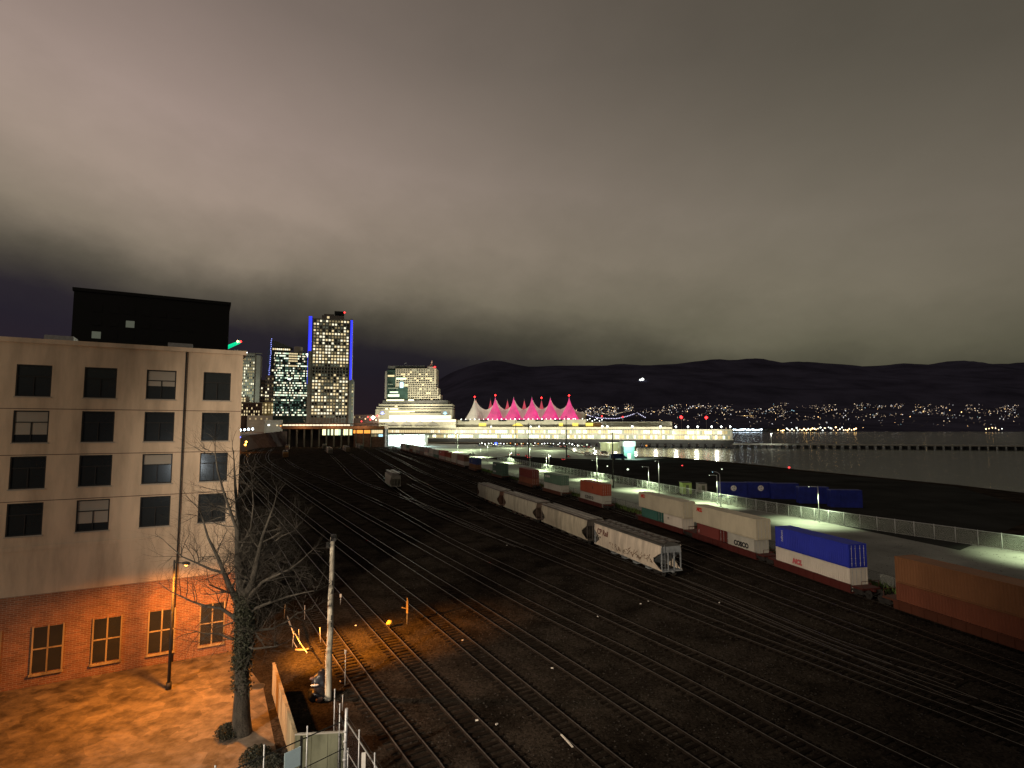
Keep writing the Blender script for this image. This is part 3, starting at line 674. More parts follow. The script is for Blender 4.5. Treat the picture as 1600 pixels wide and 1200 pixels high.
for lab, p, H, arm, az, e_, en, c, kw in lampspec: street_lamp(lab, (p.x, p.y), H, arm, az, M[e_], en, c, **kw)
# assumed road lamps, added along the fence to make the road glow between the stacks
for i, (Y, en) in enumerate(((60, 2600), (84, 2600), (112, 3200), (140, 4200), (170, 4600), (205, 6000), (250, 7500), (300, 10000), (360, 14000), (430, 17000))):
    q = min(FEN, key=lambda p: abs(p.y-Y)); 
    street_lamp('thin lamp post by the lit road, '+('nearest of all at the right edge', 'second nearest, behind the two long cream containers', 'third nearest, left of the blue-white curved lamp', 'fourth nearest, behind the rust-red container', 'fifth nearest, behind the grey-green container with patches', 'sixth nearest, behind the all-brown stack', 'seventh nearest, behind the navy blue container', 'eighth nearest, behind the brown stacks', 'second farthest of its line', 'farthest of its line')[i], (q.x-.9, q.y), 7.2, 1.6, R(180), M['w_pale'], en*3.2, GW, cone=122, r=.07, group='thin lamp posts along the lit road')
for lab, px, py, H, r in (('tall dark mast with a white box near its foot, by the gap in the fence', 958, 762, 17.5, .28), ('tall dark mast behind the grey-green container', 826, 728, 21, .28), ('tall dark mast in the middle of the dark lot', 885, 716, 26, .35),
                   ('thin dark mast standing behind the rust-red container', 975, 744, 14, .14), ('dark mast between the cars and the lit apron', 806, 712, 26, .3)):
    p = G(px, py); t = thing('mast', lab, 'mast', (p.x, p.y, 0), 0); b = MB(); b.tube((0, 0, 0), (0, 0, H), r, r*.5, 8); b.build('pole', M['dark_metal'], t)
    b = MB(); b.rbox((0, 0, H-.3), 1.4, .12, .12); b.tube((0, 0, H), (0, 0, H+1.2), .03, n=4); b.build('crossarm', M['dark_metal'], t)
    if px == 958: b = MB(); b.box(-.75, -.2, -.35, .0, .8, 2.6); b.build('control_box', M['paint_white'], t)
# little cabins and the blue containers in the dark lot
def cabin(lab, p, wd, dp, H, m, rz=0):
    t = thing('cabin', lab, 'cabin', (p.x, p.y, 0), rz); b = MB(); b.box(-wd/2, wd/2, 0, dp, 0, H); b.build('wall', m, t)
    b = MB(); b.box(-wd/2-.12, wd/2+.12, -.12, dp+.12, H, H+.14); b.build('roof', M['dark_metal'], t)
    b = MB(); b.box(-.35, .5, -.03, .02, .05, H*.8); b.build('door', M['moss'], t); return t
GRN = pm('green_cabin_paint', (.30, .42, .12), .7, 0, .25, 1); 
cabin('small green-painted cabin behind the chain-link fence', G(1074, 772), 2.6, 3, 3.2, GRN); cabin('small grey cabin right of the green one behind the fence', G(1099, 770), 2.2, 3, 2.6, M['concrete'])
lamp('cabin_light', 'POINT', tuple(G(1082, 778)+Vector((0, 0, 3.4))), 260, GW, .2)
BLU = pm('blue_container_paint', (.010, .02, .20), .6, 0, .3, .6)
lamp('lot_light', 'SPOT', tuple(G(1150, 800)+Vector((0, 0, 9))), 70, (.75, .85, 1), .3, G(1160, 772), 130, .8)
for i, (px, lab) in enumerate(((1143, 'left blue container with a round white emblem in the dark lot'), (1185, 'second blue container with a round white emblem, right of its twin'))):
    p = G(px, 777); t = thing('blue_container', lab, 'container', (p.x+.3, p.y, 0), R(-6), 'blue containers in the dark lot'); h = 3.55; b = MB()
    n = 24
    b.box(-h, h, -1.2, 1.2, 0, 4.1)
    for k in range(n): b.box(-h+.1+k*.29, -h+.24+k*.29, -1.25, -1.2, .15, 3.95)
    b.build('body', BLU, t); e = MB(); e.tube((0, -1.26, 2.6), (0, -1.29, 2.6), .75, n=24); em_ = e.build('emblem', M['paint_white'], t)
    e = MB(); 
    for a0 in (0, 2.1, 4.2): e.path([(math.cos(a0+q*.3)*(.18+q*.09), -1.31, 2.6+math.sin(a0+q*.3)*(.18+q*.09)) for q in range(5)], .055, 5)
    e.build('emblem_swirl', BLU, em_)
for i, (px, py) in enumerate(((1225, 779), (1270, 786), (1320, 792))):
    p = G(px, py); t = thing('blue_container', ('plain blue container behind the fence, right of the two with emblems', 'plain blue container further right in the dark lot', 'plain blue container at the right edge of the dark lot')[i], 'container', (p.x, p.y, 0), R(-8), 'blue containers in the dark lot')
    b = MB(); b.box(-3.5, 3.5, -1.2, 1.2, 0, 4.1)
    for k in range(24): b.box(-3.4+k*.29, -3.26+k*.29, -1.25, -1.2, .15, 3.95)
    b.build('body', BLU, t); b = MB(); b.box(3.5, 3.54, -1.1, 1.1, .2, 3.9); b.build('door', BLU, t)
# ------------------------------------------------------------------ cars
CPAINT = [pm('car_paint', c, .3, .2, .1, 2, spec=.6) for c in ((.55, .56, .58), (.03, .03, .035), (.25, .27, .30), (.02, .05, .16), (.30, .03, .03), (.62, .62, .60))]
CG = {}
def car(lab, x, y, rz, paint, lights=0, group='cars on the lit apron', van=False, z=0):
    t = thing('parked_car', lab, 'car' if not van else 'van', (x, y, z), rz, group)
    k = (paint, van)
    if k not in CG:
        H = 2.1 if van else 1.0; b = MB(); yw = .9
        prof = [(-2.2, .35), (-2.25, .8), (-1.5, H), (1.9, H*.98), (2.25, .75), (2.25, .35)] if not van else [(-2.6, .35), (-2.6, 2.1), (1.4, 2.15), (2.0, 1.2), (2.6, 1.0), (2.6, .35)]
        n = len(prof); kk = len(b.v)
        for sy in (-yw, yw): b.v += [(px, sy, pz) for px, pz in prof]
        b.f.append(tuple(kk+i for i in range(n))); b.f.append(tuple(kk+n+i for i in reversed(range(n)))); b.mi += [0, 0]; b.sm += [False]*2
        for i in range(n): j = (i+1) % n; b.f.append((kk+i, kk+n+i, kk+n+j, kk+j)); b.mi.append(0); b.sm.append(False)
        g = MB()
        if not van:
            pr = [(-1.5, .98), (-1.0, 1.45), (.7, 1.47), (1.35, .98)]; kk = 0
            for sy in (-.76, .76): g.v += [(px, sy*(1 if pz < 1.2 else .88), pz) for px, pz in pr]
            g.f += [(0, 1, 2, 3), (7, 6, 5, 4), (0, 4, 5, 1), (1, 5, 6, 2), (2, 6, 7, 3)]; g.mi += [0]*5; g.sm += [False]*5
        else: g.quad((1.45, -.8, 2.05), (1.45, .8, 2.05), (2.02, .8, 1.25), (2.02, -.8, 1.25)); g.box(.4, 1.3, -.92, .92, 1.3, 1.9)
        wl = MB()
        wl.tube((0, -.12, 0), (0, .12, 0), .33, n=12)
        hl = MB(); hl.box(-.03, .03, -.2, .2, -.09, .09)
        CG[k] = (b.mesh('body', CPAINT[paint]), g.mesh('cabin_glass', M['glass_dark']), wl.mesh('wheel', M['rubber']), hl.mesh('headlight', M['w_hot']), hl.mesh('tail_light', M['red_soft']))
    bo, gl, wl, hl, tl = CG[k]; e = 2.27 if not van else 2.62
    mk('body', bo, t); mk('cabin_glass', gl, t)
    for sx in (-1.4, 1.4):
        for sy in (-.82, .82): mk('wheel', wl, t, (sx, sy, .33))
    for sy in (-.6, .6):
        if lights: mk('headlight', hl, t, (e, sy, .68)); mk('tail_light', tl, t, (-e, sy, .75))
    return t
rr = random.Random(12)
ORD = 'first second third fourth fifth sixth seventh eighth ninth tenth eleventh twelfth thirteenth fourteenth fifteenth sixteenth seventeenth eighteenth nineteenth twentieth twenty-first twenty-second twenty-third twenty-fourth twenty-fifth twenty-sixth'.split()
names = {0: 'silver', 1: 'black', 2: 'grey', 3: 'dark blue', 4: 'dark red', 5: 'white'}
redcars = [(798, 711.5, 0), (810, 712, 5), (823, 714, 1), (828, 716.5, 1), (858, 717, 3), (881, 719.5, 4), (888, 714.5, 1)]
where = ('leftmost of the tail-lit cars on the apron road', 'second from the left of the tail-lit cars', 'third from the left, in the middle of the tail-lit cars', 'with bright tail lights just left of the dark mast', 'with tail lights behind the grey-green container', 'rightmost of the tail-lit cars', 'beyond the rightmost tail-lit car, near the tall mast')
for (px, py, c), wv in zip(redcars, where):
    p = G(px, py); car(f'{names[c]} car {wv}', p.x, p.y, R(80+rr.uniform(-20, 20)), c, 1, 'cars driving away with red tail lights')
for i in range(26):
    px = 742+i*7.4; p = G(px, 697.5+rr.uniform(-1.2, .8)+(i > 15)*1.6); c = rr.choice((0, 1, 2, 3, 5, 5))
    car(f'{names[c]} car, {ORD[i]} from the left in the row under the dark pier edge', p.x, p.y, R(rr.choice((0, 90, 85, 180))+rr.uniform(-8, 8)), c, int(rr.random() < .5), 'cars parked in the row below the pier')
p = G(737, 711); car('dark car with a low roof parked alone on the apron right of the long-armed lamp', p.x, p.y, R(10), 1, 0, None)
p = G(741, 699); 
p = G(966, 718); t_ = car('dark blue van standing at the quay edge by the lit kiosk', p.x, p.y, R(5), 3, 0, None, True); t_.scale = (1.9, 1.6, 1.6)
for i, (px, py) in enumerate(((912, 702), (925, 704), (934, 700), (944, 706), (918, 708))):
    p = G(px, py+3); car(('leftmost white van of the brightly lit cluster at the quay', 'white van right of the leftmost one in the lit cluster', 'rearmost white van of the lit cluster, nearest the water', 'rightmost white van of the lit cluster, before the shelter', 'white van nearest the tracks in the lit cluster')[i], p.x, p.y, R(rr.uniform(-20, 20)), 5, 1, 'white vans at the quay edge', True)
# lit kiosk on the quay and the bright cluster of dot lights, shelter canopy
p = G(983, 716.5); t = thing('kiosk', 'small greenish lit kiosk with a bright white sign at the quay edge', 'kiosk', (p.x, p.y, 0), R(8))
b = MB(); b.box(-3.6, 3.6, 0, 5, 0, 7.5); b.build('wall', pm('kiosk_wall', (.22, .42, .36), .7, 0, .1, .4), t); b = MB(); b.box(-4, 4.1, -.5, 5.4, 7.5, 10.6); b.build('roof', M['paint_white'], t)
b = MB(); b.box(-3.2, 1.6, -.58, -.50, 8.0, 10.2); b.build('lit_sign', M['w_hot'], t); b = MB(); b.box(2.0, 3.6, -.58, -.50, 8.4, 10.0); b.build('lit_sign', M['w_cyan'], t); b = MB(); b.box(-1, 1.2, -.05, .0, 0, 3.2); b.build('door', M['w_green'], t)
lamp('kiosk_light', 'POINT', (p.x, p.y-5, 7), 5000, (.65, 1, .85), .5)
p = G(938, 707); t = thing('canopy', 'long flat-roofed lit shelter beside the white vans on the quay', 'shelter', (p.x+4, p.y, 0), R(0)); b = MB(); b.box(-4, 26, 0, 6, 7.2, 7.6); b.build('roof', M['paint_white'], t)
b = MB(); [b.tube((x, .4, 0), (x, .4, 7.2), .14, n=6) for x in (-3.6, 3, 10, 17, 25)]; b.build('column', M['galv'], t)
b = MB(); b.box(-3, 25, 5.9, 6.0, .5, 7.0); b.build('back_wall', M['cream'], t)
lamp('shelter_light', 'POINT', (p.x+8, p.y-4, 6), 5000, GW, .6); lamp('shelter_light', 'POINT', (p.x-14, p.y-5, 6), 5000, GW, .6)
for lab, px, py, m, r in (('bright blue lamp on the apron beyond the cars', 775, 694, 'blue_lamp', 1.5), ('orange lamp on the quay right of the kiosk', 1010, 697, 'w_orange', .9), ('red beacon in the dark lot right of the kiosk', 1066, 727.5, 'red_soft', .35), ('red beacon by the water at the right', 1233, 731, 'red_soft', .5),
                    ('dim white lamp lying low in the dark lot', 981, 734, 'w_pale', .5), ('small white lamp near the water edge', 1128, 733, 'w_pale', .3), ('small white lamp on the dark lot right of the tall mast', 949, 728.5, 'w_pale', .35)):
    p = G(px, py, 1.6); t = thing('ground_lamp', lab, 'lamp', (p.x, p.y, 0), 0, 'small lamps about the lots'); b = MB(); b.tube((0, 0, 0), (0, 0, 1.4), .06, n=6); b.build('post', M['dark_metal'], t)
    b = MB(); b.lathe([(.01, r*1.6), (r*.7, r*1.3), (r, r*.7), (r*.7, .15), (.01, 0)], 10, (0, 0, 1.35)); b.build('lens', M[m], t)
# orange, white and bluish lights of the busy row under the pier
for i in range(34):
    px = 748+i*5.1+rr.uniform(-2, 2); p = G(px, 693.5+rr.uniform(-1, 1.5)+(px > 900)*2, 2.5); m = 'w_orange' if 795 < px < 845 and rr.random() < .7 else rr.choice(('w_white', 'w_pale', 'w_hot', 'dot_white'))
    t = thing('bollard_lamp', 'small glowing lamp in the row of lights under the dark pier edge', 'lamp', (p.x, p.y, 0), 0, 'small glowing lamps in the row below the pier'); b = MB(); b.tube((0, 0, 0), (0, 0, 2.2), .08, n=5); b.octa((0, 0, 2.7), rr.uniform(.35, .8)); 
    b.mi = [0]*(len(b.f)-8)+[1]*8; b.build('lamp_post', [M['dark_metal'], M[m]], t)
# the glaring white works yard beyond the far end of the train
p = G(624, 697); t = thing('floodlit_shed', 'glaring white floodlit shed beyond the far end of the container train', 'shed', (p.x, p.y, 0), R(-8))
b = MB(); b.box(-14, 24, 6, 20, 0, 11); b.build('wall', M['paint_white'], t); b = MB(); b.box(-15, 25, 5, 21, 11, 11.8); b.build('roof', M['concrete'], t)
b = MB()
for i in range(26): x = rr.uniform(-15, 26); b.octa((x, 5.2, rr.uniform(1.5, 9)), rr.uniform(.5, 1.3), .8)
b.build('floodlight', M['w_hot'], t); b = MB(); b.box(-9, 0, 5.6, 5.95, 13-6, 10.8); b.build('lit_opening', M['w_hot'], t)
q = G(652, 694); b2 = thing('lit_sign_box', 'square glowing white sign on a post right of the floodlit shed', 'sign', (q.x, q.y, 0), 0); b = MB(); b.tube((0, 0, 0), (0, 0, 6), .3, n=8); b.build('post', M['galv'], b2); b = MB(); b.box(-2.3, 2.3, -.4, .4, 5, 9.6); b.build('panel', M['w_hot'], b2)
for dx, e_ in ((-8, 26000), (8, 30000), (26, 30000)): lamp('shed_light', 'POINT', (p.x+dx, p.y-8, 9), e_, (.72, 1, .95), .8)
lamp('apron_light', 'POINT', tuple(G(800, 700)+Vector((0, 0, 11))), 34000, GW, .8); lamp('apron_light', 'POINT', tuple(G(860, 704)+Vector((0, 0, 11))), 28000, GW, .8); lamp('apron_light', 'POINT', tuple(G(735, 703)+Vector((0, 0, 11))), 34000, GW, .8)
# ================================================================== CITY
def windows(parent, cells, ww, wh, dy=-.12, maxp=100, frame='window'):
    """cells: (x, z, material key, y); the first maxp are parts of their own, the rest one part"""
    ms = {}; rest = {}
    cells = sorted(cells, key=lambda c: c[2] in ('w_faint', 'g_faint', 'glass_dark'))
    keys = sorted({c[2] for c in cells})
    for i, (x, z, k, y) in enumerate(cells):
        if i < maxp:
            if k not in ms: b = MB(); b.box(-ww/2, ww/2, dy, .0, -wh/2, wh/2); ms[k] = b.mesh(frame, M[k])
            mk(frame, ms[k], parent, (x, y, z))
    if len(cells) > maxp:
        b = MB()
        for x, z, k, y in cells[maxp:]: b.m = keys.index(k); b.box(x-ww/2, x+ww/2, y+dy, y, z-wh/2, z+wh/2)
        tag(b.build(frame+'s', [M[k] for k in keys], parent), kind='stuff')
def pick(rnd, tbl):
    r = rnd.random(); a = 0
    for k, p in tbl:
        a += p
        if r < a: return k
    return tbl[-1][0]
def X(px, py, Y): return W(px, py, Y).x
def Zp(py, Y): return W(800, py, Y).z
rnd = random.Random(77)
def facew(xl, Y, deg, xr):    # width of a face turned by deg whose far corner lies in line with (xr, Y)
    a = xr/Y; ca, sa = math.cos(R(deg)), math.sin(R(deg)); return (a*Y-xl)/(ca-a*sa)
# --- tall tower with the blue fins
Y0 = 565.0; xl, xr = X(478.5, 655, Y0), X(549, 655, Y0); zt = Zp(496.5, Y0); wd = facew(xl, Y0, 15, xr)-1.5
t = thing('office_tower', 'tall office tower with glowing blue strips on its upper edges and many lit windows', 'tower', (xl, Y0, 0), R(15))
b = MB(); b.box(3.2, wd-1.6, 1.0, 38, 0, zt); b.build('wall', M['stone'], t)
b = MB(); nb = 12; x0, x1 = 4.2, wd-2.6; pit = (x1-x0)/nb
for i in range(nb+1): b.box(x0+pit*i-.38, x0+pit*i+.38, .35, 1.0, 12, zt)
b.build('pier', M['stone'], t)
for a, c in ((0, 3.2), (wd-1.6, wd+.8)): b = MB(); b.box(a, c, -.4, 36, 0, zt+1); b.build('edge_fin', M['stone'], t)
b = MB(); b.box(.25, 2.9, -.62, -.41, Zp(548, Y0), zt+1.6); b.box(-.25, -.02, -.3, 5, Zp(600, Y0), zt+1.6); b.build('light_strip', M['blue'], t)
b = MB(); b.box(wd-1.3, wd+.6, -.62, -.41, Zp(592, Y0), zt-.6); b.build('light_strip', M['blue'], t)
b = MB(); b.box(wd+.8, wd+3.0, 3, 36, 0, Zp(592, Y0)); b.build('side_wing', M['stone'], t)
FH = (zt-Zp(652, Y0))/31.0; cells = []
dens = [.55, .25, .2, .3, .85, .55, .75, .55, .85, .75, .85, .95, .9, .9, .12, 0, 0, .2, .35, .85, .45, .95, .35, .75, .75, .85, .15, .65, .35, .9, .1]
for f in range(31):
    z = zt-FH*(f+.75)
    for i in range(nb):
        if f in (15, 16): k = 'glass_dark'
        else: k = pick(rnd, (('w_warm', .45), ('w_white', .35), ('w_dim', .2))) if rnd.random() < dens[f] else pick(rnd, (('glass_dark', .35), ('w_faint', .4), ('w_dim', .25)))
        cells.append((x0+pit*(i+.5), z, k, .86))
windows(t, cells, pit*.62, FH*.56)
cells = [(wd+1.9, Zp(600+i*5.2, Y0), rnd.choice(('w_warm', 'w_dim', 'w_faint')), 2.98) for i in range(11)]; windows(t, cells, 1.4, 1.8, frame='side_window')
b = MB(); b.box(12, 34, 6, 30, zt, zt+4.6); b.box(14, 24, 8, 26, zt+4.6, zt+6.5); b.build('plant_room', M['stone'], t); b = MB(); b.box(17.2, 19.4, 5.8, 6, zt+1.4, zt+3.6); b.build('plant_room_window', M['w_warm'], t)
b = MB(); b.box(24.5, 34, 5, 14, zt+6.2, zt+9.4); b.tube((29, 8, zt+4.6), (29, 8, zt+6.3), .8, n=8); sg = b.build('roof_sign', M['black'], t); b = MB(); b.octa((34.5, 6, zt+8.6), 1.0); b.build('warning_light', M['red'], sg)
cells = [(3+i*3.6, 14.5, pick(rnd, (('w_orange', .3), ('w_white', .3), ('w_warm', .4))), .0-.0) for i in range(11)]; windows(t, cells, 2.4, 2.0, frame='lobby_window')
# --- green glass block with a drum on its roof
Y0 = 620.0; xl, xr = X(426, 655, Y0), X(479, 655, Y0); zt = Zp(549.5, Y0); wd = facew(xl, Y0, 18, xr)
t = thing('glass_office_block', 'green glass office block with a pale drum on its roof, left of the blue-edged tower', 'office block', (xl, Y0, 0), R(18)); dp = 40
b = MB(); b.box(0, wd, 0, dp, 0, zt); b.build('wall', M['glass_green'], t); nf = 26; fh = (zt-Zp(650, Y0))/nf
b = MB(); [b.box(-.15, wd+.15, -.22, .0, zt-fh*i-.28, zt-fh*i) for i in range(nf+1)]; b.build('floor_band', pm('green_spandrel', (.16, .22, .19), .5, 0, .2, .2), t)
dn = [.75, .3, .35, .4, .3, .75, .25, .3, .35, .65, .3, .1, .4, .7, .2, .25, .75, .85, .05, .2, .12, .1, .2, .12, .5, .6]
cells = []
for f in range(nf):
    n = 22
    for i in range(n):
        if rnd.random() < dn[f]: k = pick(rnd, (('w_pale', .45), ('w_white', .3), ('w_green', .15), ('w_dim', .1)))
        else: k = pick(rnd, (('glass_dark', .45), ('g_faint', .35), ('w_faint', .2)))
        if 9 <= i <= 14 and f in (0, 1, 2, 3, 5): k = 'w_warm'
        if f in (16, 17) and k == 'glass_dark': k = 'w_faint'
        cells.append((wd*(i+.5)/n, zt-fh*(f+.55), k, 0))
windows(t, cells, wd/22*.82, fh*.52, dy=-.14)
xc = X(461.5, 552, Y0)-xl; b = MB(); rr_ = (X(468, 552, Y0)-X(455, 552, Y0))/2; b.lathe([(rr_, 0), (rr_, 7.4), (rr_*.92, 7.6), (.01, 7.6)], 20, (xc+1, 9, zt)); b.build('roof_drum', M['cream'], t)
b = MB(); b.octa((wd-1, -1.0, zt-2), 1.4); b.octa((16, -.8, Zp(592, Y0)), 2.0, .8); b.build('floodlight', M['w_hot'], t)
# --- spire building behind with bluish dots up its edge
Y0 = 840.0; xl, xr = X(417, 600, Y0), X(452, 600, Y0); wd = facew(xl, Y0, 20, xr); zt = Zp(541, Y0); zs = Zp(529.5, Y0)
t = thing('spired_office_tower', 'dark office tower with sloping top and bluish-white lights up its left edge', 'tower', (xl, Y0, 0), R(20))
b = MB(); b.box(5, wd, 0, 30, 0, zt); b.build('wall', M['glass_dark'], t)
b = MB(); k = 0; b.v += [(5, 0, zt), (wd+3, 0, zt-.5), (5, 0, zs-1), (5, 30, zt), (wd+3, 30, zt-.5), (5, 30, zs-1)]; b.f += [(0, 1, 2), (5, 4, 3), (1, 4, 5, 2), (0, 2, 5, 3), (0, 3, 4, 1)]; b.mi = [0]*5; b.sm = [False]*5; b.build('roof', M['concrete_dark'], t)
b = MB(); b.v += [(-1.5, -.5, 60), (5, -.5, 60), (5, -.5, zs+2), (3.4, -.5, zs-3), (-.3, -.5, zt-8), (-1.5, 10, 60), (5, 10, 60), (5, 10, zs+2), (3.4, 10, zs-3), (-.3, 10, zt-8)]
b.f += [(0, 1, 2, 3, 4), (9, 8, 7, 6, 5), (0, 4, 9, 5), (4, 3, 8, 9), (3, 2, 7, 8), (1, 6, 7, 2)]; b.mi = [0]*6; b.sm = [False]*6; b.build('edge_blade', pm('blue_lit_blade', (.10, .12, .22), .4, 0, .2, .1), t)
b = MB(); 
for i in range(26): f = i/25; b.octa((4.3-3.6*f*f+rnd.uniform(-.5, .5), -1.0, zs-(zs-Zp(603, Y0))*f), .62)
b.build('edge_lights', M['blue_dot'], t)
cells = []
for f in range(22):
    for i in range(9):
        d_ = {0: .95, 2: .4, 3: .3, 7: .6, 8: .4, 9: .7}.get(f, .2); k = pick(rnd, (('w_white', .6), ('w_warm', .4))) if rnd.random() < d_*(1.2 if i < 4 else .9) else 'glass_dark'
        cells.append((6+(wd-6)*(i+.5)/9, zt-3.8-4.7*f, k, 0))
windows(t, cells, (wd-6)/9*.8, 2.4)
# --- dark brown block in front
Y0 = 800.0; xl, xr = X(407, 620, Y0), X(427, 620, Y0); wd = facew(xl, Y0, 22, xr); zt = Zp(586, Y0)
t = thing('brown_office_block', 'dark brown stepped office block in front of the spired tower', 'office block', (xl, Y0, 0), R(22))
b = MB(); b.box(wd*.35, wd, 0, 25, 0, zt); b.box(0, wd*.35, .5, 25, 0, zt-7); b.build('wall', M['brick_dark'], t)
cells = [(wd*(i+.5)/6, zt-5-5.0*f-(4 if i < 2 else 0), 'w_dim' if rnd.random() < .22 else ('w_white' if rnd.random() < .12 else 'glass_dark'), .5 if i < 2 else 0) for f in range(12) for i in range(6)]
windows(t, cells, wd/6*.6, 2.4)
# --- pale gridded tower on the left
Y0 = 780.0; xl, xr = X(366, 600, Y0), X(405.5, 600, Y0); wd = facew(xl, Y0, 18, xr); zt = Zp(551.5, Y0)
t = thing('pale_office_tower', 'pale tower with a grid of small windows and a roof box, beside the beige building', 'tower', (xl, Y0, 0), R(18))
b = MB(); b.box(0, wd*.78, 0, 24, 0, zt); b.box(wd*.78, wd, 2.5, 22, 0, zt-2); b.build('wall', M['stone'], t)
b = MB(); b.box(-2, wd*.42, 4, 20, zt, zt+5); b.build('plant_room', M['stone'], t); b = MB(); b.box(wd*.4, wd+1.4, -1, 10, zt+.4, zt+.9); b.build('roof_canopy', M['stone'], t)
cells = []
for f in range(19):
    for i in range(11):
        k = pick(rnd, (('w_white', .2), ('w_dim', .3), ('w_faint', .25), ('glass_dark', .25))) if f > 0 else 'glass_dark'
        cells.append((wd*.78*(i+.5)/11, zt-4.2-4.35*f, k, 0))
windows(t, cells, wd*.78/11*.6, 2.4)
b = MB(); b.octa((5, -1, zt+1), 1.0); b.octa((15, -1.2, zt+1), .9); b.build('roof_light', M['w_hot'], t)
lamp('facade_light', 'POINT', (xl+12, Y0-40, 60), 60000, (.85, 1, .8), 1.0)
# --- low brick rows and small buildings along the left street
def block(name, label, cat, px0, px1, pt, Y, m, cells=None, dep=18, ww=1.4, wh=2.0, rz=0, z0=0, roof=None, frame='window'):
    xl, xr = X(px0, (pt+668)/2, Y), X(px1, (pt+668)/2, Y); zt = Zp(pt, Y); rz = rz or R(20); wd = facew(xl, Y, math.degrees(rz), xr); t = thing(name, label, cat, (xl, Y, z0), rz)
    b = MB(); b.box(0, wd, 0, dep, 0, zt-z0); b.build('wall', m, t)
    if roof: b = MB(); b.box(-.5, wd+.5, -.5, dep+.5, zt-z0, zt-z0+.8); b.build('roof', roof, t)
    if cells: windows(t, [(wd*cx, zt-z0-cz, k, 0) for cx, cz, k in cells], ww, wh, frame=frame)
    return t, wd, zt
cl = [(.06+i*.105, 3.0+4.0*f, pick(rnd, (('w_warm', .6), ('glass_dark', .4)))) for f in range(4) for i in range(9)]
block('brick_warehouse', 'long dark brick warehouse with arched lit windows at the left street', 'building', 372, 408, 629, 690, M['brick_dark'], cl, 20, 1.1, 2.2, roof=M['stone'], z0=12)
cl = [(.12+i*.25, 3+3.4*f, pick(rnd, (('w_warm', .7), ('w_dim', .3)))) for f in range(4) for i in range(4)]
block('yellow_apartment_block', 'small yellow-lit block with four rows of windows right of the brick warehouse', 'building', 407, 428, 628.5, 720, pm('yellow_wall', (.55, .42, .20), .8), cl, 14, 2.0, 2.4, z0=12)
block('stone_parapet_building', 'low stone building with a long ledge in front of the brick warehouse', 'building', 386, 430, 649, 660, M['stone'], [(.1+i*.2, 4, 'w_dim') for i in range(4)], 10, 1.8, 2.2, z0=12)
block('pale_wall_building', 'blank pale wall building left of the elevated station deck', 'building', 413, 441, 656, 600, M['cream'], [(.25, 5.6, 'w_hot'), (.93, 6.4, 'w_orange'), (.72, 6.0, 'w_warm')], 14, 1.8, 1.4, frame='wall_lamp', z0=10)
t, wd, zt = block('cream_low_tower', 'small cream building with lit windows just right of the beige building', 'building', 366, 388, 619, 730, M['cream'], [(.3+i*.2, 3+3*f, 'w_warm') for f in range(2) for i in range(3)], 12, 2.0, 2.2, z0=12)
lamp('street_glow', 'POINT', (X(427, 664, 580), 580, 20), 6000, (.95, .95, .85), .6); lamp('street_glow', 'POINT', (X(396, 650, 640), 630, 26), 14000, (1, .75, .5), .6)
# embankment carrying the left street, with its lamps
b = MB(); A = [(-330, 380, 0), (-205, 415, 0), (-236, 522, 0), (-231, 575, 0), (-231, 780, 0)]
top = [(-340, 392, 9), (-214, 425, 8), (-245, 520, 12), (-240, 572, 15), (-238, 780, 15)]
for i in range(4): b.quad(A[i], A[i+1], top[i+1], top[i])
b.quad(*top, (-620, 780, 15), (-620, 420, 10)); tag(b.build('embankment', M['brick_dark']), kind='structure')
for i, (px, py, m, lab) in enumerate(((371, 692, 'lamp_orange', 'orange street lamp nearest the corner of the beige building'), (385, 690.5, 'lamp_orange', 'orange street lamp second from the beige building'), (383.5, 695, 'lamp_orange', 'low orange street lamp below its neighbour on the left street'), (375, 683, 'blue_lamp', 'small violet lamp beside the beige building'))):
    p = W(px, py, 425); q = thing('street_lamp', lab, 'street lamp', (p.x, p.y, p.z-6), 0, 'lamps of the left street'); b = MB(); b.tube((0, 0, -1), (0, 0, 6), .12, n=6); b.build('pole', M['dark_metal'], q); b = MB(); b.octa((0, -.3, 6), .95); b.build('lens', M[m], q)
    if m != 'blue_lamp' and i != 2: lamp('lamp_light', 'POINT', (p.x, p.y-1.5, p.z-1), 5000, SOD, .3)
for i in range(4):
    p = W(376+i*6.3, 672-i*.6, 560); q = thing('street_lamp', ('leftmost', 'second', 'third', 'rightmost')[i]+' bluish-white street lamp in the short row of four below the brick warehouse', 'street lamp', (p.x, p.y, p.z-7), 0, 'row of four bluish-white street lamps'); b = MB(); b.tube((0, 0, -2), (0, 0, 7), .12, n=6); b.build('pole', M['dark_metal'], q); b = MB(); b.octa((0, -.3, 7), 1.3); b.build('lens', M['lamp_cool'], q)
# --- elevated station deck over the tracks
Y0 = 540.0; xl, xr = X(440, 665, Y0), X(601, 665, Y0); wd = xr-xl
t = thing('elevated_station', 'long elevated station deck with a strip of lights, spanning the far end of the tracks', 'station', (xl, Y0, 0), 0)
zt = Zp(661.5, Y0); b = MB(); b.box(0, wd, 0, 16, zt-1.0, zt); b.build('roof', M['brick_dark'], t)
b = MB(); b.box(1, wd*.66, .5, 1, zt-2.3, zt-1.05); b.build('light_strip', M['w_white'], t)
b = MB(); b.box(0, wd, 0, 16, zt-5.4, zt-2.5); b.build('deck', pm('deck_brown', (.30, .16, .09), .8, 0, .3, .2), t)
b = MB(); [b.box(i*wd/30-.1, i*wd/30+.1, -.3, -.0, zt-3.2, zt-1.0) for i in range(31)]; b.build('railing', M['dark_metal'], t)
b = MB(); [b.box(i*7.2-.5, i*7.2+.5, 1, 3, 0, zt-5.4) for i in range(1, int(wd/7.2))]; b.build('column', M['concrete_dark'], t)
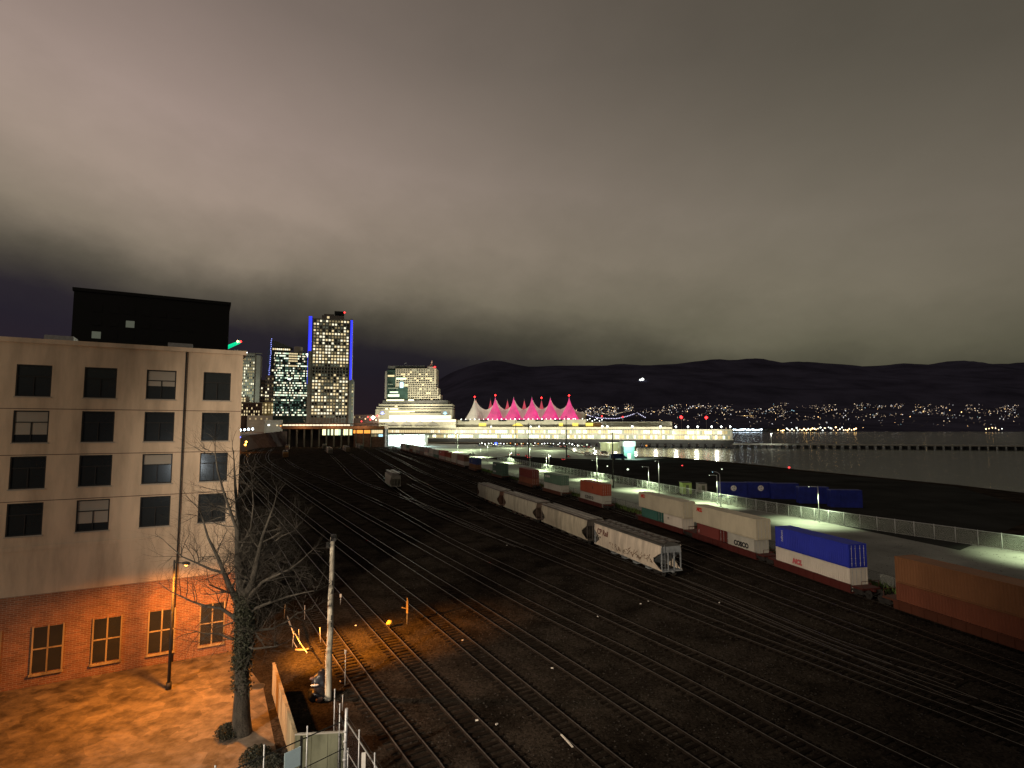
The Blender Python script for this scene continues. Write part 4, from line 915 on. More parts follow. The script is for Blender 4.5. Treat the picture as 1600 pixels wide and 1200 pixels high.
b = MB(); b.box(0, wd, 14, 15.5, 0, zt-5.4); b.build('back_wall', M['black'], t)
cells = []
for i in range(17):
    px = 505+i*2.75; k = ('w_lemon', 'w_lemon', 'w_green', 'w_green', 'w_faint', 'w_lemon', 'w_green')[i % 7]; cells.append((X(px, 674, Y0+13.8)-xl, Zp(675.5, Y0), k, 13.95))
windows(t, cells, 1.55, 5.8, frame='lit_bay')
cells = [(X(553+i*3.3, 674, Y0)-xl, Zp(674.5, Y0), 'w_orange' if i < 8 else 'w_warm', 2.0) for i in range(14)]; windows(t, cells, 1.9, 3.2, frame='orange_window')
cells = [(X(553+i*3.3, 674, Y0)-xl, Zp(680.5, Y0), rnd.choice(('w_dim', 'w_faint', 'w_cyan')), 2.0) for i in range(8, 14)]; windows(t, cells, 1.9, 2.2, frame='shop_window')
b = MB(); b.box(X(552, 674, Y0)-xl, wd, 2, 10, 0, zt-5.4); b.build('kiosk_block', M['brick_dark'], t)
for dx in (20, 50, 78): lamp('deck_light', 'POINT', (xl+dx, Y0-8, zt+1), 3800, (1, .6, .32), .5)
for i, (px, py, m) in enumerate(((583, 653, 'w_hot'), (579, 656, 'red'), (571, 655, 'w_warm'), (565, 659, 'red_soft'), (590, 650, 'red'), (575, 652, 'red_soft'), (588, 657, 'w_white'))):
    p = W(px, py, 640); q = thing('roof_lamp', ('glaring white lamp between the tower and the hotel', 'red lamp beside the glaring white one between tower and hotel', 'warm lamp left of the glaring white one', 'dim red lamp low at the foot of the blue-edged tower', 'red lamp nearest the hotel terraces', 'dim red lamp above the warm one', 'white lamp low beside the hotel')[i], 'lamp', (p.x, p.y, p.z), 0, 'coloured lamps between tower and hotel')
    b = MB(); b.tube((0, 0, -p.z), (0, 0, 0), .15, n=5); b.build('pole', M['dark_metal'], q); b = MB(); b.octa((0, -.5, .4), 2.3 if i == 0 else 1.1); b.build('lens', M[m], q)
lamp('street_glow', 'POINT', (X(583, 653, 640), 636, Zp(655, 640)), 9000, (1, .5, .5), 1)
block('low_street_block', 'low dim building behind the coloured lamps between tower and hotel', 'building', 551, 592, 648, 690, M['brick_dark'], [(.06+i*.1, 3, rnd.choice(('w_dim', 'glass_dark'))) for i in range(9)], 14)
# --- the hotel
Y0 = 740.0; O = X(586, 655, Y0); t = thing('terraced_hotel', 'large cream hotel with stepped terraces and a gridded upper block beside the sail roof', 'hotel', (O, Y0, 0), 0)
def hb(px0, px1, pt, pb, y0, y1, name, m, par=None):
    xa, xb = X(px0, (pt+pb)/2, Y0+y0)-O, X(px1, (pt+pb)/2, Y0+y0)-O; b = MB(); b.box(xa, xb, y0, y1, Zp(pb, Y0+y0), Zp(pt, Y0+y0)); return b.build(name, m, par or t)
hb(618, 681.5, 576, 606, 10, 34, 'upper_block', M['cream']); hb(636, 684.5, 606.02, 640, 10.1, 34, 'upper_block', M['cream']); hb(684.52, 688, 616.5, 640, 10.2, 34, 'upper_block', M['cream'])
hb(601.3, 604, 580, 626, 9, 30, 'corner_pier', M['stone']); hb(604, 618, 578, 640, 12, 34, 'glass_bay', M['glass_green']); hb(618, 637, 605.5, 640, 8, 34, 'glass_bay', M['glass_green'])
hb(606, 664, 571.5, 576, 14, 32, 'plant_room', M['concrete_dark'])
cells = []
for f in range(16):
    z = Zp(578.2+f*3.28, Y0+10)
    a, e = (619, 681) if f < 7 else ((638, 684) if f < 12 else (638, 687.5))
    n = int((e-a)/3.5)
    for i in range(n):
        k = 'glass_dark'
        if rnd.random() < .04 or (f in (2, 4, 5) and rnd.random() < .25): k = 'w_warm'
        elif rnd.random() < .08: k = 'w_faint'
        cells.append((X(a+3.5*(i+.5), 600, Y0+10)-O, z, k, 10))
windows(t, cells, 2.25, 1.6)
for px0, px1, pt, pb, k in ((606, 616, 586, 588.5, 'w_warm'), (619, 634, 590, 593, 'w_green'), (606, 622, 606, 607.2, 'w_faint'), (609, 622, 611.5, 614, 'w_green'), (606, 624, 616, 620, 'w_green'), (625, 630, 597, 606, 'w_cyan'), (633, 637, 600, 602.5, 'w_warm'), (606, 614, 600, 601, 'w_faint')):
    hb(px0, px1, pt, pb, 7.7, 7.9, 'lit_panel', M[k])
hb(598, 700, 625.5, 632, 4, 36, 'terrace', M['concrete_dark']); hb(604, 631, 624, 626.5, 3.6, 4, 'restaurant_window', M['w_lemon']); hb(638, 646.5, 624, 626.5, 3.6, 4, 'restaurant_window', M['w_lemon'])
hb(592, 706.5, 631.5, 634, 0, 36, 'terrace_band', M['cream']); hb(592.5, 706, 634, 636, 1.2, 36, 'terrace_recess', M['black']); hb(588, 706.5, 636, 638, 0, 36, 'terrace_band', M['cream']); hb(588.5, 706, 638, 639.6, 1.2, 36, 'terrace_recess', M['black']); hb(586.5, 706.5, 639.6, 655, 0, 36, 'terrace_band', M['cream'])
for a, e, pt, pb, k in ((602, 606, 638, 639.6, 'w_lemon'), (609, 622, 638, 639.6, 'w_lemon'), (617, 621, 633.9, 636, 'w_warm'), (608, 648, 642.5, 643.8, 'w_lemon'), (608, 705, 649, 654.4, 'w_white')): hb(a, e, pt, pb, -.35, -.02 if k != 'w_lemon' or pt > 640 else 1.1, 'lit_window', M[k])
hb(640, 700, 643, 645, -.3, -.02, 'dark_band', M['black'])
hb(586.5, 712, 655.01, 668, -6, 36, 'foot_wall', M['cream']); hb(590, 712, 655.4, 659, -6.4, -6.02, 'lit_window', M['w_white'])
for px in (614, 635, 656, 676):
    cx = X(px, 660, Y0-9)-O; b = MB(); zg = Zp(661, Y0-9); b.prism([(cx-7, -8.6), (cx+7, -8.6), (cx+7, -6.5), (cx-7, -6.5)], zg-3, zg-2.4); b.v += [(cx-7.4, -9, zg-2.4), (cx+7.4, -9, zg-2.4), (cx, -9, zg+2.6), (cx-7.4, -6.5, zg-2.4), (cx+7.4, -6.5, zg-2.4), (cx, -6.5, zg+2.6)]; k = len(b.v)-6
    b.f += [(k, k+1, k+2), (k+1, k+4, k+5, k+2), (k, k+2, k+5, k+3)]; b.mi += [0]*3; b.sm += [False]*3; b.build('gable_canopy', M['stone'], t)
hb(594, 601, 641.5, 648.5, -.45, -.36+.3, 'sign_panel', M['stone']); hb(689, 702, 641.5, 648.5, -.45, -.36+.3, 'sign_panel', M['stone'])
for px in (597.5, 695.5):
    b = MB(); cx = X(px, 645, Y0)-O; cz = Zp(645, Y0); 
    for q in range(5): a = R(90+(q-2)*38); b.tube((cx, -.6, cz-1.8), (cx+math.cos(a)*3.0, -.6, cz-1.8+math.sin(a)*4.0), .62, .25, 5)
    b.build('emblem', M['w_cyan'] if px > 650 else M['blue_dot'], t)
# rooftop sail sculpture and red lamp
b = MB(); px = 671; cx = X(px, 572, Y0)-O; zb = Zp(575, Y0+10); b.lathe([(5.5, 0), (6.5, 1.6), (4, 3.0), (.1, 3.2)], 14, (cx, 16, zb)); b.build('roof_dome', M['stone'], t)
b = MB(); z1 = Zp(562, Y0); b.v += [(cx-6.5, 15, zb+1.5), (cx+2.2, 15, zb+2.2), (cx+1.4, 15, z1+1), (cx-1, 15.3, zb+5.5), (cx-6.5, 16, zb+1.5), (cx+2.2, 16, zb+2.2), (cx+1.4, 16, z1+1), (cx-1, 16.3, zb+5.5)]; b.f += [(0, 1, 2, 3), (7, 6, 5, 4), (0, 3, 7, 4), (3, 2, 6, 7), (1, 5, 6, 2)]; b.mi = [0]*5; b.sm = [False]*5; b.build('sail_sculpture', pm('pinkish_sculpture', (.6, .42, .34), .6), t)
b = MB(); b.octa((X(678, 572, Y0)-O, 9, Zp(572.3, Y0)), 1.3); b.build('warning_light', M['red'], t)
b = MB(); [b.tube((X(626+q*1.5, 570, Y0)-O, 18, Zp(571, Y0)+math.sin(q/5*3.14)*5.5), (X(627.5+q*1.5, 570, Y0)-O, 18, Zp(571, Y0)+math.sin((q+1)/5*3.14)*5.5), .22, n=4) for q in range(5)]; b.build('roof_davit', M['galv'], t)
lamp('hotel_light', 'POINT', (X(650, 655, Y0), Y0-46, 42), 110000, (1, .95, .70), 2); lamp('hotel_light', 'POINT', (X(610, 650, Y0), Y0-40, 36), 50000, (1, .95, .72), 2)
lamp('hotel_light', 'SPOT', (X(668, 640, Y0), Y0-60, 30), 300000, (1, .86, .62), 2, (X(660, 600, Y0), Y0+10, 80), 60, .6)
# --- the pier hall with the sails
A = Vector((-89, 742)); B = Vector((252, 636)); D = (B-A).normalized(); PL = (B-A).length; ang = math.atan2(D.y, D.x); nr = Vector((D.y, -D.x))
def pxl(px, back=0.0):   # distance along the pier face for an image column
    a = (px-800)/869.7; o = A-nr*back    # point o + D*s with x = a*y
    return (a*o.y-o.x)/(D.x-a*D.y)
def pz(py, s_, back=0.0): y = (A-nr*back+D*s_).y; return W(800, py, y).z
t = thing('convention_pier', 'long convention hall on a dark pier with glowing pink and cream sail roofs', 'convention hall', (A.x, A.y, 0), ang)
b = MB(); s0, s1 = pxl(596), PL
b.box(s0, s1, 0, 62, .3, 4.6); b.build('pier_deck', M['black'], t)
b = MB(); [b.tube((s0+6+i*9, 1.6, -9), (s0+6+i*9, 1.6, .3), .8, n=8) for i in range(int((s1-s0)/9))]; [b.box(s0+2+i*9, s0+8+i*9, .5, 1, -3.4, .3) for i in range(int((s1-s0)/9))]; b.build('pile', M['black'], t)
b = MB(); b.box(s0, pxl(915), 4, 58, 4.6, 19.4); b.box(pxl(915), s1, 4, 50, 4.6, 16.5); b.build('wall', M['concrete'], t)
# glazed promenade decks: slabs, columns and lit bays
b = MB(); [b.box(s0, s1+.4, 1.0, 4.0, z, z+.45) for z in (4.7, 10.4)]; b.box(s0, pxl(1050), .6, 4, 17.2, 19.6); b.box(pxl(1050), s1+.6, .2, 6, 15.7, 16.9); b.build('floor_slab', M['cream'], t)
b = MB(); [b.tube((s0+1+i*5.6, 1.5, 4.7), (s0+1+i*5.6, 1.5, 17.2 if s0+i*5.6 < pxl(1050) else 15.7), .16, n=6) for i in range(int((s1-s0)/5.6))]; b.build('column', M['cream'], t)
cells = []; n = int((s1-s0)/2.8)
for i in range(n):
    s_ = s0+2.8*(i+.5); left = s_ < pxl(760); mid = s_ < pxl(905)
    for lv in (0, 1):
        cl_ = mn.noise((s_*.06, lv*7.3, 2))
        if mid: k = pick(rnd, (('w_pale', .30), ('w_white', .20), ('w_dim', .18), ('w_faint', .14), ('w_cyan', .05 if lv == 0 else 0), ('w_green', .13)) if cl_ > -.2 else (('w_green', .2), ('w_dim', .3), ('w_faint', .5)))
        else: k = pick(rnd, (('w_lemon', .25), ('w_dim', .35), ('w_white', .16), ('w_faint', .14), ('w_pale', .1)))
        if left and lv == 1: k = 'w_warm' if rnd.random() < .85 else 'w_white'
        zc = (7.6, 13.8 if mid or s_ < pxl(1050) else 13.2)[lv]
        cells.append((s_, zc, k, 3.95))
windows(t, cells, 2.25, 3.7, dy=-.2, frame='lit_bay')
# upper cream wall with dark slots and yellow windows
u0, u1 = pxl(706, 8), pxl(915, 8); zt_ = 29.0
b = MB(); b.box(u0, u1, 8, 56, 19.4, zt_); b.build('upper_wall', M['cream'], t)
b = MB(); 
for px in (727, 756, 785, 814, 843, 872): s_ = pxl(px, 8); b.box(s_-5.5, s_+5.5, 7.6, 8, zt_-1.9, zt_+.3)
b.build('roof_slot', M['black'], t)
for px, wv, sh in ((754, 5.0, 0), (809, 7.5, 1), (876.5, 2.4, 0), (899, 3.5, 0), (921, 4.5, 0)):
    s_ = pxl(px, 8); b = MB()
    if sh: b.v += [(s_-wv+wv*2*q/12, 7.6, 21.2+3.6*math.sin(q/12*math.pi)) for q in range(13)]+[(s_-wv+wv*2*q/12, 8, 21.2+3.6*math.sin(q/12*math.pi)) for q in range(13)]; b.f = [tuple(range(13))]; b.mi = [0]; b.sm = [False]
    else: b.box(s_-wv, s_+wv, 7.6, 8, 20.8, 24.6)
    b.build('yellow_window', M['w_yellow'], t)
b = MB()
for i in range(26): s_ = pxl(721+i*7.0, 8); b.octa((s_, 7.0, zt_+.9), .55 if i % 3 else .9)
b.build('roof_edge_light', M['w_hot'], t)
# long box roof on the right, cruise shed
c0, c1 = pxl(905, 14), pxl(1050, 14); b = MB(); b.box(c0, c1, 14, 52, 16.5, 26.0); b.build('terminal_roof', M['cream'], t)
b = MB(); b.box(pxl(893, 12), pxl(940, 12), 12, 40, 16.5, 24.5); b.build('terminal_roof', pm('amber_wall', (.42, .24, .10), .8), t)
b = MB(); 
for i in range(17): b.octa((pxl(880+i*3.8, 10), 9.6, 27.2+(i % 3)*1.4), .7)
b.build('roof_edge_light', M['w_hot'], t)
b = MB(); b.box(pxl(884, 20), pxl(912, 20), 20, 40, 26, 37); b.box(pxl(888, 20), pxl(905, 20), 21, 38, 37, 38.5); b.build('cream_block', M['cream'], t)
# sails
BZ = zt_
def sail(s_, hb_, H, m, name, dep0=9, dep1=34, lean=0):
    b = MB(); n = 14; kq = 20; k = 0; cy = (dep0+dep1)/2; hy = (dep1-dep0)/2
    for j in range(n+1):
        f = j/n; r = (1-f)**1.42*.985+.012
        for i in range(kq):
            a = 2*math.pi*i/kq; ca, sa = math.cos(a), math.sin(a); q = max(abs(ca), abs(sa)); rr2 = r*((1/q)*(1-f)*.55+(1-(1-f)*.55))
            b.v.append((s_+lean*f+ca*hb_*rr2, cy+sa*hy*rr2, BZ+H*f))
    for j in range(n):
        for i in range(kq): jn = (i+1) % kq; b.f.append((j*kq+i, j*kq+jn, (j+1)*kq+jn, (j+1)*kq+i)); b.mi.append(0); b.sm.append(True)
    o = b.build(name, m, t); 
    b = MB(); b.tube((s_+lean, cy, BZ+H-2), (s_+lean, cy, BZ+H+1.2), .35, .15, 6); b.build('mast_tip', M['galv'], o)
    return o, (s_+lean, cy, BZ+H+1.6)
def tipH(py, s_): return pz(py, s_, 20)-BZ
tips = []
for px, py, hw in ((773.6, 620, 12), (802.4, 620.5, 12), (831, 620.5, 12), (860, 621, 12.5), (889.5, 620.5, 13.5)):
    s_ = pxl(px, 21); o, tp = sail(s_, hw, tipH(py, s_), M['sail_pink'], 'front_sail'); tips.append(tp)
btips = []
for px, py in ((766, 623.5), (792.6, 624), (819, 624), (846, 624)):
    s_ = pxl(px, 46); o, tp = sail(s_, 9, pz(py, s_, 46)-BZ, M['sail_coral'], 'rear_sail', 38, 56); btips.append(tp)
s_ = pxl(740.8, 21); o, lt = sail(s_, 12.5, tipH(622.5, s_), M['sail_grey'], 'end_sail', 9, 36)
# cream roof fabric sagging between the masts
xs = [pxl(727, 21), lt[0]]+[p_[0] for p_ in tips]+[pxl(912, 21)]; hs = [1, lt[2]-BZ-3]+[p_[2]-BZ-5 for p_ in tips]+[11]
b = MB(); prof = []
for i in range(len(xs)-1):
    for q in range(10):
        f = q/10; lo = 12.0 if 0 < i < len(xs)-2 else 9
        e = max((hs[i]-lo)*math.exp(-f*4.2), (hs[i+1]-lo)*math.exp(-(1-f)*4.2)) if hs[i] > lo or hs[i+1] > lo else 0
        zv = lo+e if (i > 0) else max(1, (hs[1])*f**2.2)
        prof.append((xs[i]+(xs[i+1]-xs[i])*f, zv))
prof.append((xs[-1], 9))
for (xa, za), (xb, zb_) in zip(prof, prof[1:]):
    b.quad((xa, 20, BZ+za*.15), (xb, 20, BZ+zb_*.15), (xb, 26, BZ+zb_), (xa, 26, BZ+za)); b.quad((xa, 26, BZ+za), (xb, 26, BZ+zb_), (xb, 40, BZ+zb_*.5), (xa, 40, BZ+za*.5))
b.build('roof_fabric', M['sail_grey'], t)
for p_ in (lt, tips[0], btips[3], tips[4]): b = MB(); b.octa((p_[0], p_[1], p_[2]+.6), 1.35); b.build('mast_light', M['red'], t)
wx = A+D*((u0+u1)/2)
for px in range(715, 1145, 31):
    q = A+D*pxl(px)+nr*16; lamp('pier_fill_light', 'POINT', (q.x, q.y, 12), 21000, (1, .96, .74), 1)  # unseen lights added off the pier face to brighten its slabs
# pier lamp posts along the promenade
for pi_, (px, top) in enumerate(((688, 0), (767, 0), (829, 0), (842, 0), (941, 0), (949, 0), (988, 1), (1032, 1), (1056, 0), (1075, 0), (1090, 0), (1112, 0), (1127, 0), (1141, 0))):
    s_ = pxl(px); q = A+D*s_+nr*(-.6); tt = thing('pier_lamp', f'globe lamp post, {ORD[pi_]} from the left along the pier promenade', 'street lamp', (q.x, q.y, 4.6), 0, 'lamp posts along the pier promenade')
    hh = 15.0 if px < 1050 else 14.6; b = MB(); b.tube((0, 0, 0), (0, 0, hh), .13, n=6); b.build('pole', M['galv'], tt); b = MB(); b.lathe([(.01, 1.6), (.75, 1.2), (.95, .6), (.6, .1), (.01, 0)], 10, (0, 0, hh)); b.build('globe', M['lamp_white' if px > 900 else 'w_hot'], tt)
# low jetty running on to the right with a single lamp
J0 = B; J1 = Vector((560, 560)); dj = (J1-J0).normalized(); tt = thing('jetty', 'low dark jetty running right from the end of the pier', 'jetty', (J0.x, J0.y, 0), math.atan2(dj.y, dj.x)); Lj = (J1-J0).length
b = MB(); b.box(0, Lj, 0, 9, -.6, .6); b.box(0, 68, -.3, 0, .3, .9); b.build('deck', M['concrete'], tt); b = MB(); [b.box(4+i*8, 6.5+i*8, .5, 8, -9, -.6) for i in range(int(Lj/8))]; b.build('pile', M['black'], tt)
q = W(1206.5, 690, 618); street_lamp('single white lamp post on the low jetty right of the pier', (q.x, 620), 12, .3, 0, M['lamp_white'], 26000, (1, 1, .8), z0=.6, r=.2, headsize=1.1)
q = W(1040, 652, 660)
# red beacon lamps on masts above the pier hall
for i, (px, py) in enumerate(((940.5, 650.5), (973, 651.5), (1064.5, 652), (1103.5, 652.5))):
    p = W(px, py, 690); tt = thing('beacon_mast', ('leftmost red beacon on a mast above the pier hall', 'second red beacon from the left above the pier hall', 'third red beacon, left of a close pair over the pier end', 'rightmost red beacon over the pier end')[i], 'beacon', (p.x, p.y, -4), 0, 'red beacons above the pier'); b = MB(); b.tube((0, 0, 0), (0, 0, p.z+4), .16, n=5); b.build('mast', M['galv'], tt); b = MB(); b.octa((0, 0, p.z+4), 1.0 if i < 2 else 2.1); b.build('lens', M['red'], tt)
# suspension bridge far off
Yb = 2900.0; tt = thing('suspension_bridge', 'distant suspension bridge with strings of bluish lights along its cables', 'bridge', (X(995, 650, Yb), Yb, 0), 0)
def bx(px): return X(px, 650, Yb)-X(995, 650, Yb)
def bz(py): return Zp(py, Yb)
for px in (995, 926): b = MB(); [b.box(bx(px)+q-2, bx(px)+q+2, -2, 2, -5, bz(644.5)) for q in (-7, 7)]; b.box(bx(px)-7, bx(px)+7, -1.5, 1.5, bz(646), bz(646)+4); b.build('tower', M['concrete_dark'], tt)
b = MB(); b.box(bx(890), bx(1030), -5, 5, bz(656), bz(656)+4); b.build('deck', M['concrete_dark'], tt)
cab = []
for px in [p_/2 for p_ in range(1826, 2020, 5)]:
    if px <= 960: py = 653.5-(945-px)**2*.0072 if px < 948 else 654
    elif px < 995: py = 654-9*((px-960)/35)**1.6
    else: py = 645+(px-995)*.55
    cab.append((bx(px), 0, bz(py)))
b = MB(); b.path(cab, .6, 4); cb = b.build('cable', M['galv'], tt)
b = MB(); [b.octa(c_pt, 2.7) for c_pt in cab[::1]]; b.build('cable_lights', em('bridge_lamp', (.75, .72, 1), 1.8), cb)
# hillside lights (houses and streets far beyond the water)
def hit(px, py):
    d = ray(px, py); d = d/d.y; Y = 3000
    while Y < 9300:
        z = CAMZ+d.z*Y
        if hillh(d.x*Y, Y) >= z: return Vector((d.x*Y, Y, z))
        Y += 14
    return None
HL = MB(); mats = ['dot_warm', 'dot_white', 'dot_dim', 'lamp_warm', 'w_cyan', 'w_warm']; rr = random.Random(21)
def dot(px, py, big=1.0, m=None):
    p = hit(px, py)
    if p is None: return
    k = m if m is not None else pick(rr, ((0, .38), (1, .17), (2, .37), (3, .03), (4, .03), (5, .02)))
    HL.m = k; r = p.y/870*rr.choice((.16, .20, .25, .32, .48))*big; HL.octa((p.x, p.y-r-12, p.z+r*.6+3), r*1.15, r*.8)
for i in range(230):
    px = rr.uniform(914, 966); lo = 632+abs(px-945)*.25; dot(px, rr.uniform(lo, 650))
for i in range(70): dot(rr.uniform(975, 991), rr.uniform(632, 643), .9)
for i in range(1700):
    px = rr.uniform(992, 1640); top = 632+(4 if px < 1010 else 0)+3*mn.noise((px/40, 0, 0)); py = top+abs(rr.gauss(0, 1))*15
    if py > 671: continue
    if mn.noise((px/26, py/9, 4)) < -.12: continue
    dot(px, py)
for i in range(36): dot(930+i*1.6, 644.5+3.2*math.sin(i/9), .8, 0)
for i in range(16): dot(1150+i*1.7, 650+i*.05, .9, 3 if i > 6 else 2)
for px, py in ((1236, 642), (1239, 643), (1233, 643.5)): dot(px, py, 1.5, 4)
for px, py in ((1370, 640), (1420, 652), (1500, 645)): dot(px, py, 1.3, 3)
for i in range(40): dot(rr.uniform(893, 915), rr.uniform(638, 655), .7)
tag(HL.build('hillside_lights', [M[m] for m in mats]), 'many tiny house and street lights spread over the hillside across the water', 'distant lights', kind='stuff')
p = W(1001, 593.5, 8200); q = hit(1001, 593.5) or p
tt = thing('hilltop_lodge', 'single bright lit lodge high on the dark mountain', 'lodge', (q.x, q.y-60, q.z-15)); b = MB(); b.box(-22, 22, 0, 20, 0, 14); b.build('wall', M['stone'], tt); b = MB(); b.prism([(-24, -2), (24, -2), (24, 22), (-24, 22)], 14, 18); b.build('roof', M['concrete_dark'], tt); b = MB(); b.octa((6, -14, 16), 20, 17); b.octa((-20, -10, 10), 14, 10); b.build('floodlight', M['w_hot'], tt)
# far shore wharf lights
for i in range(24):
    px = 1146+i*2.3 if i < 20 else 0
    if not px: continue
    p = W(px, 671.5+rr.uniform(-.6, .5), 2900); tt = thing('wharf_lamp', 'bluish-white wharf lamp in the bright row across the water', 'lamp', (p.x, p.y, -4), 0, 'bluish-white lamps in a row across the water'); b = MB(); b.tube((0, 0, 0), (0, 0, p.z+4), .5, n=4); b.build('pole', M['dark_metal'], tt); b = MB(); b.octa((0, -2, p.z+4), rr.uniform(2.6, 4.6)); b.build('lens', M['lamp_cool'], tt)
for i in range(46):
    px = 1216+i*3.1+rr.uniform(-1, 1) if i < 40 else 1340+i*5; p = W(px, 671+rr.uniform(-3.5, 2), 2800); tt = thing('wharf_lamp', 'warm wharf lamp in the orange and white cluster across the water', 'lamp', (p.x, p.y, -4), 0, 'warm wharf lamps across the water at the right'); b = MB(); b.tube((0, 0, 0), (0, 0, max(1, p.z+4)), .5, n=4); b.build('pole', M['dark_metal'], tt); b = MB(); b.octa((0, -2, max(1, p.z+4)), rr.uniform(2.2, 4.4)); b.build('lens', M[rr.choice(('lamp_warm', 'dot_warm', 'w_hot'))], tt)
tt = thing('wharf_shed', 'long low wharf shed behind the bluish-white lamps across the water', 'shed', (X(1140, 668, 2960), 2960, -4)); b = MB(); b.box(0, 460, 0, 40, 0, 16); b.build('wall', M['concrete_dark'], tt); b = MB(); b.box(-4, 464, -3, 44, 16, 18); b.build('roof', M['black'], tt)
# ================================================================== NEAR LEFT: beige building, lane, tree, fences
v = Vector((.871, .491)); C0 = W(375.8, 668, 49.0); ang = math.atan2(v.y, v.x)
t = thing('beige_apartment_building', 'beige stuccoed building with dark windows at the left edge, taller than the viewpoint', 'building', (C0.x, C0.y, 0), ang)
def fx(px, py):    # local x on the facade for an image point, and its height
    d = ray(px, py); o = Vector((0, 0)); # C0 + v*s = d.xy * k
    den = d.x*v.y-d.y*v.x; k = (C0.x*v.y-C0.y*v.x)/den; s_ = ((d.x*k-C0.x)*v.x+(d.y*k-C0.y)*v.y); return s_, CAMZ+d.z*k
zr = fx(378, 555)[1]; LW = 34; ZB = 6.6
rows = [fx(358, 583)[1], fx(358, 645)[1], fx(354, 707)[1]]; pit = (rows[0]-rows[2])/2; wh = rows[0]-fx(358, 626)[1]
rows += [rows[2]-pit]
xe = fx(360.5, 600)[0]; ww = 2.1; gap = 2.0
# facade wall built round its window openings: piers between, bands above and below
b = MB(); xw = [(xe-ww-i*(ww+gap), xe-i*(ww+gap)) for i in range(8)]
edges = [0.0]+[e for w_ in xw for e in (w_[1], w_[0])]+[-LW]
for i in range(0, len(edges)-1, 2): b.box(edges[i+1], edges[i], 0, .35, ZB, zr)
zz = [zr]+[z for r_ in rows for z in (r_, r_-wh)]+[ZB]
for i, w_ in enumerate(xw):
    for j in range(0, len(zz)-1, 2):
        if zz[j]-zz[j+1] > .02: b.box(w_[0], w_[1], 0, .35, zz[j+1], zz[j])
b.box(-LW, -.35, .35, 22, ZB, zr-.01); 
b2 = MB(); b2.box(-.35, 0, .351, 22, ZB, zr-.01); b.v += []
wl = b.build('wall', M['stucco'], t); b2.build('side_wall', M['stucco'], t)
wm = None
for i, w_ in enumerate(xw):
    for r_ in rows:
        if wm is None:
            q = MB(); q.box(0, ww, .12, .2, -wh, 0); q.m = 0; wm = q.mesh('window', M['glass_dark'])
            q = MB(); q.box(0, .08, .02, .115, -wh, 0); q.box(ww-.08, ww, .02, .115, -wh, 0); q.box(.08, ww-.08, .02, .115, -.08, 0); q.box(.08, ww-.08, .02, .115, -wh, -wh+.08); q.box(.08, ww-.08, .04, .115, -wh*.38, -wh*.38+.07); q.box(ww/2-.03, ww/2+.03, .05, .113, -wh+.08, -wh*.38); wf = q.mesh('frame', M['black'])
        o = mk('window', wm, t, (w_[0], 0, r_)); mk('frame', wf, o)
        if (i*7+int(r_*3)) % 3 == 0 and i != 0:
            q = MB(); q.box(.1, ww-.1, .115, .118, -wh*(.35+.4*((i*5+int(r_)) % 3)/2), -.1); mk('blind', q.mesh('blind', M['stone']), o)
        q = MB(); q.box(-.06, ww+.06, -.07, .1, -wh-.09, -wh-.001); mk('sill', q.mesh('sill', M['stone']), o)
b = MB(); b.box(-LW-.2, .25, -.25, 22.2, zr, zr+.35); b.box(-LW, .0, -.05, .0, rows[3]-wh-1.1, rows[3]-wh-.8); b.build('roof', M['stucco'], t)
b = MB(); b.box(-LW, .10, -.10, 22, 0, ZB-.004); lb = b.build('brick_base', M['brick'], t)
for i in range(8):
    x = -1.6-i*3.6; b = MB(); b.box(x-.9, x+.9, -.16, -.10, 1.0, 4.2); gw_ = b.build('ground_floor_window', M['glass_dark'], t); b = MB(); [b.box(x+d_-.05, x+d_+.05, -.20, -.16, .9, 4.3) for d_ in (-.9, 0, .9)]; b.box(x-1.0, x+1.0, -.28, -.10, .75, .9); b.box(x-.9, x+.9, -.20, -.16, 2.6, 2.7); b.build('window_frame', M['wood'], gw_)
b = MB(); b.tube((-4.35, -.12, 0), (-4.35, -.12, zr), .06, n=8); b.build('drainpipe', M['dark_metal'], t)
for i in range(1, 4): b = MB(); b.box(-LW, 0, -.012, .0, rows[i-1]-wh-.95, rows[i-1]-wh-.90); b.build('joint', M['brick_dark'], t)
for i in range(3): b = MB(); b.box(-6-i*9, -4-i*9, 6, 8, zr+.35, zr+1.5); b.build('roof_vent', M['galv'], t)
# dark high-rise behind and the green-lit crane jib
Yd = 150.0; xr = X(357.3, 520, Yd); zt = Zp(477, Yd); t = thing('dark_high_rise', 'unlit dark high-rise standing behind the beige building', 'high-rise', (xr, Yd, 0), R(29)); b = MB(); b.box(-34, 0, 0, 26, 0, zt); b.build('wall', M['black'], t)
cells = [(-1.9-3.4*i, zt-4-3.3*f, 'w_faint' if rnd.random() < .06 else 'black', 0) for f in range(9) for i in range(9) if i > 1]; windows(t, cells, 1.8, 1.7)
b = MB(); b.box(-34.3, .3, -.3, 26.3, zt, zt+.8); b.build('roof', M['black'], t)
Yc = 260.0; pb_, pt_ = W(353, 544.5, Yc), W(374.5, 534.5, Yc); t = thing('tower_crane', 'tower crane jib lit bright green, poking out from behind the dark high-rise', 'crane', (pb_.x-5, Yc, 0), 0); o_ = Vector((pb_.x-5, Yc, 0))
b = MB()
for sx in (-1, 1):
    for sy in (-1, 1): b.tube((sx, sy, 0), (sx, sy, pb_.z), .14, n=4)
for k in range(int(pb_.z/4)): b.tube((-1, -1, k*4), (1, -1, k*4+4), .08, n=4); b.tube((1, 1, k*4), (-1, 1, k*4+4), .08, n=4)
b.build('mast', M['galv'], t); b = MB(); a0 = Vector((0, 0, pb_.z-2)); a1 = pt_-o_
dirv = (a1-a0).normalized(); up = Vector((0, 0, 1)); L_ = (a1-a0).length
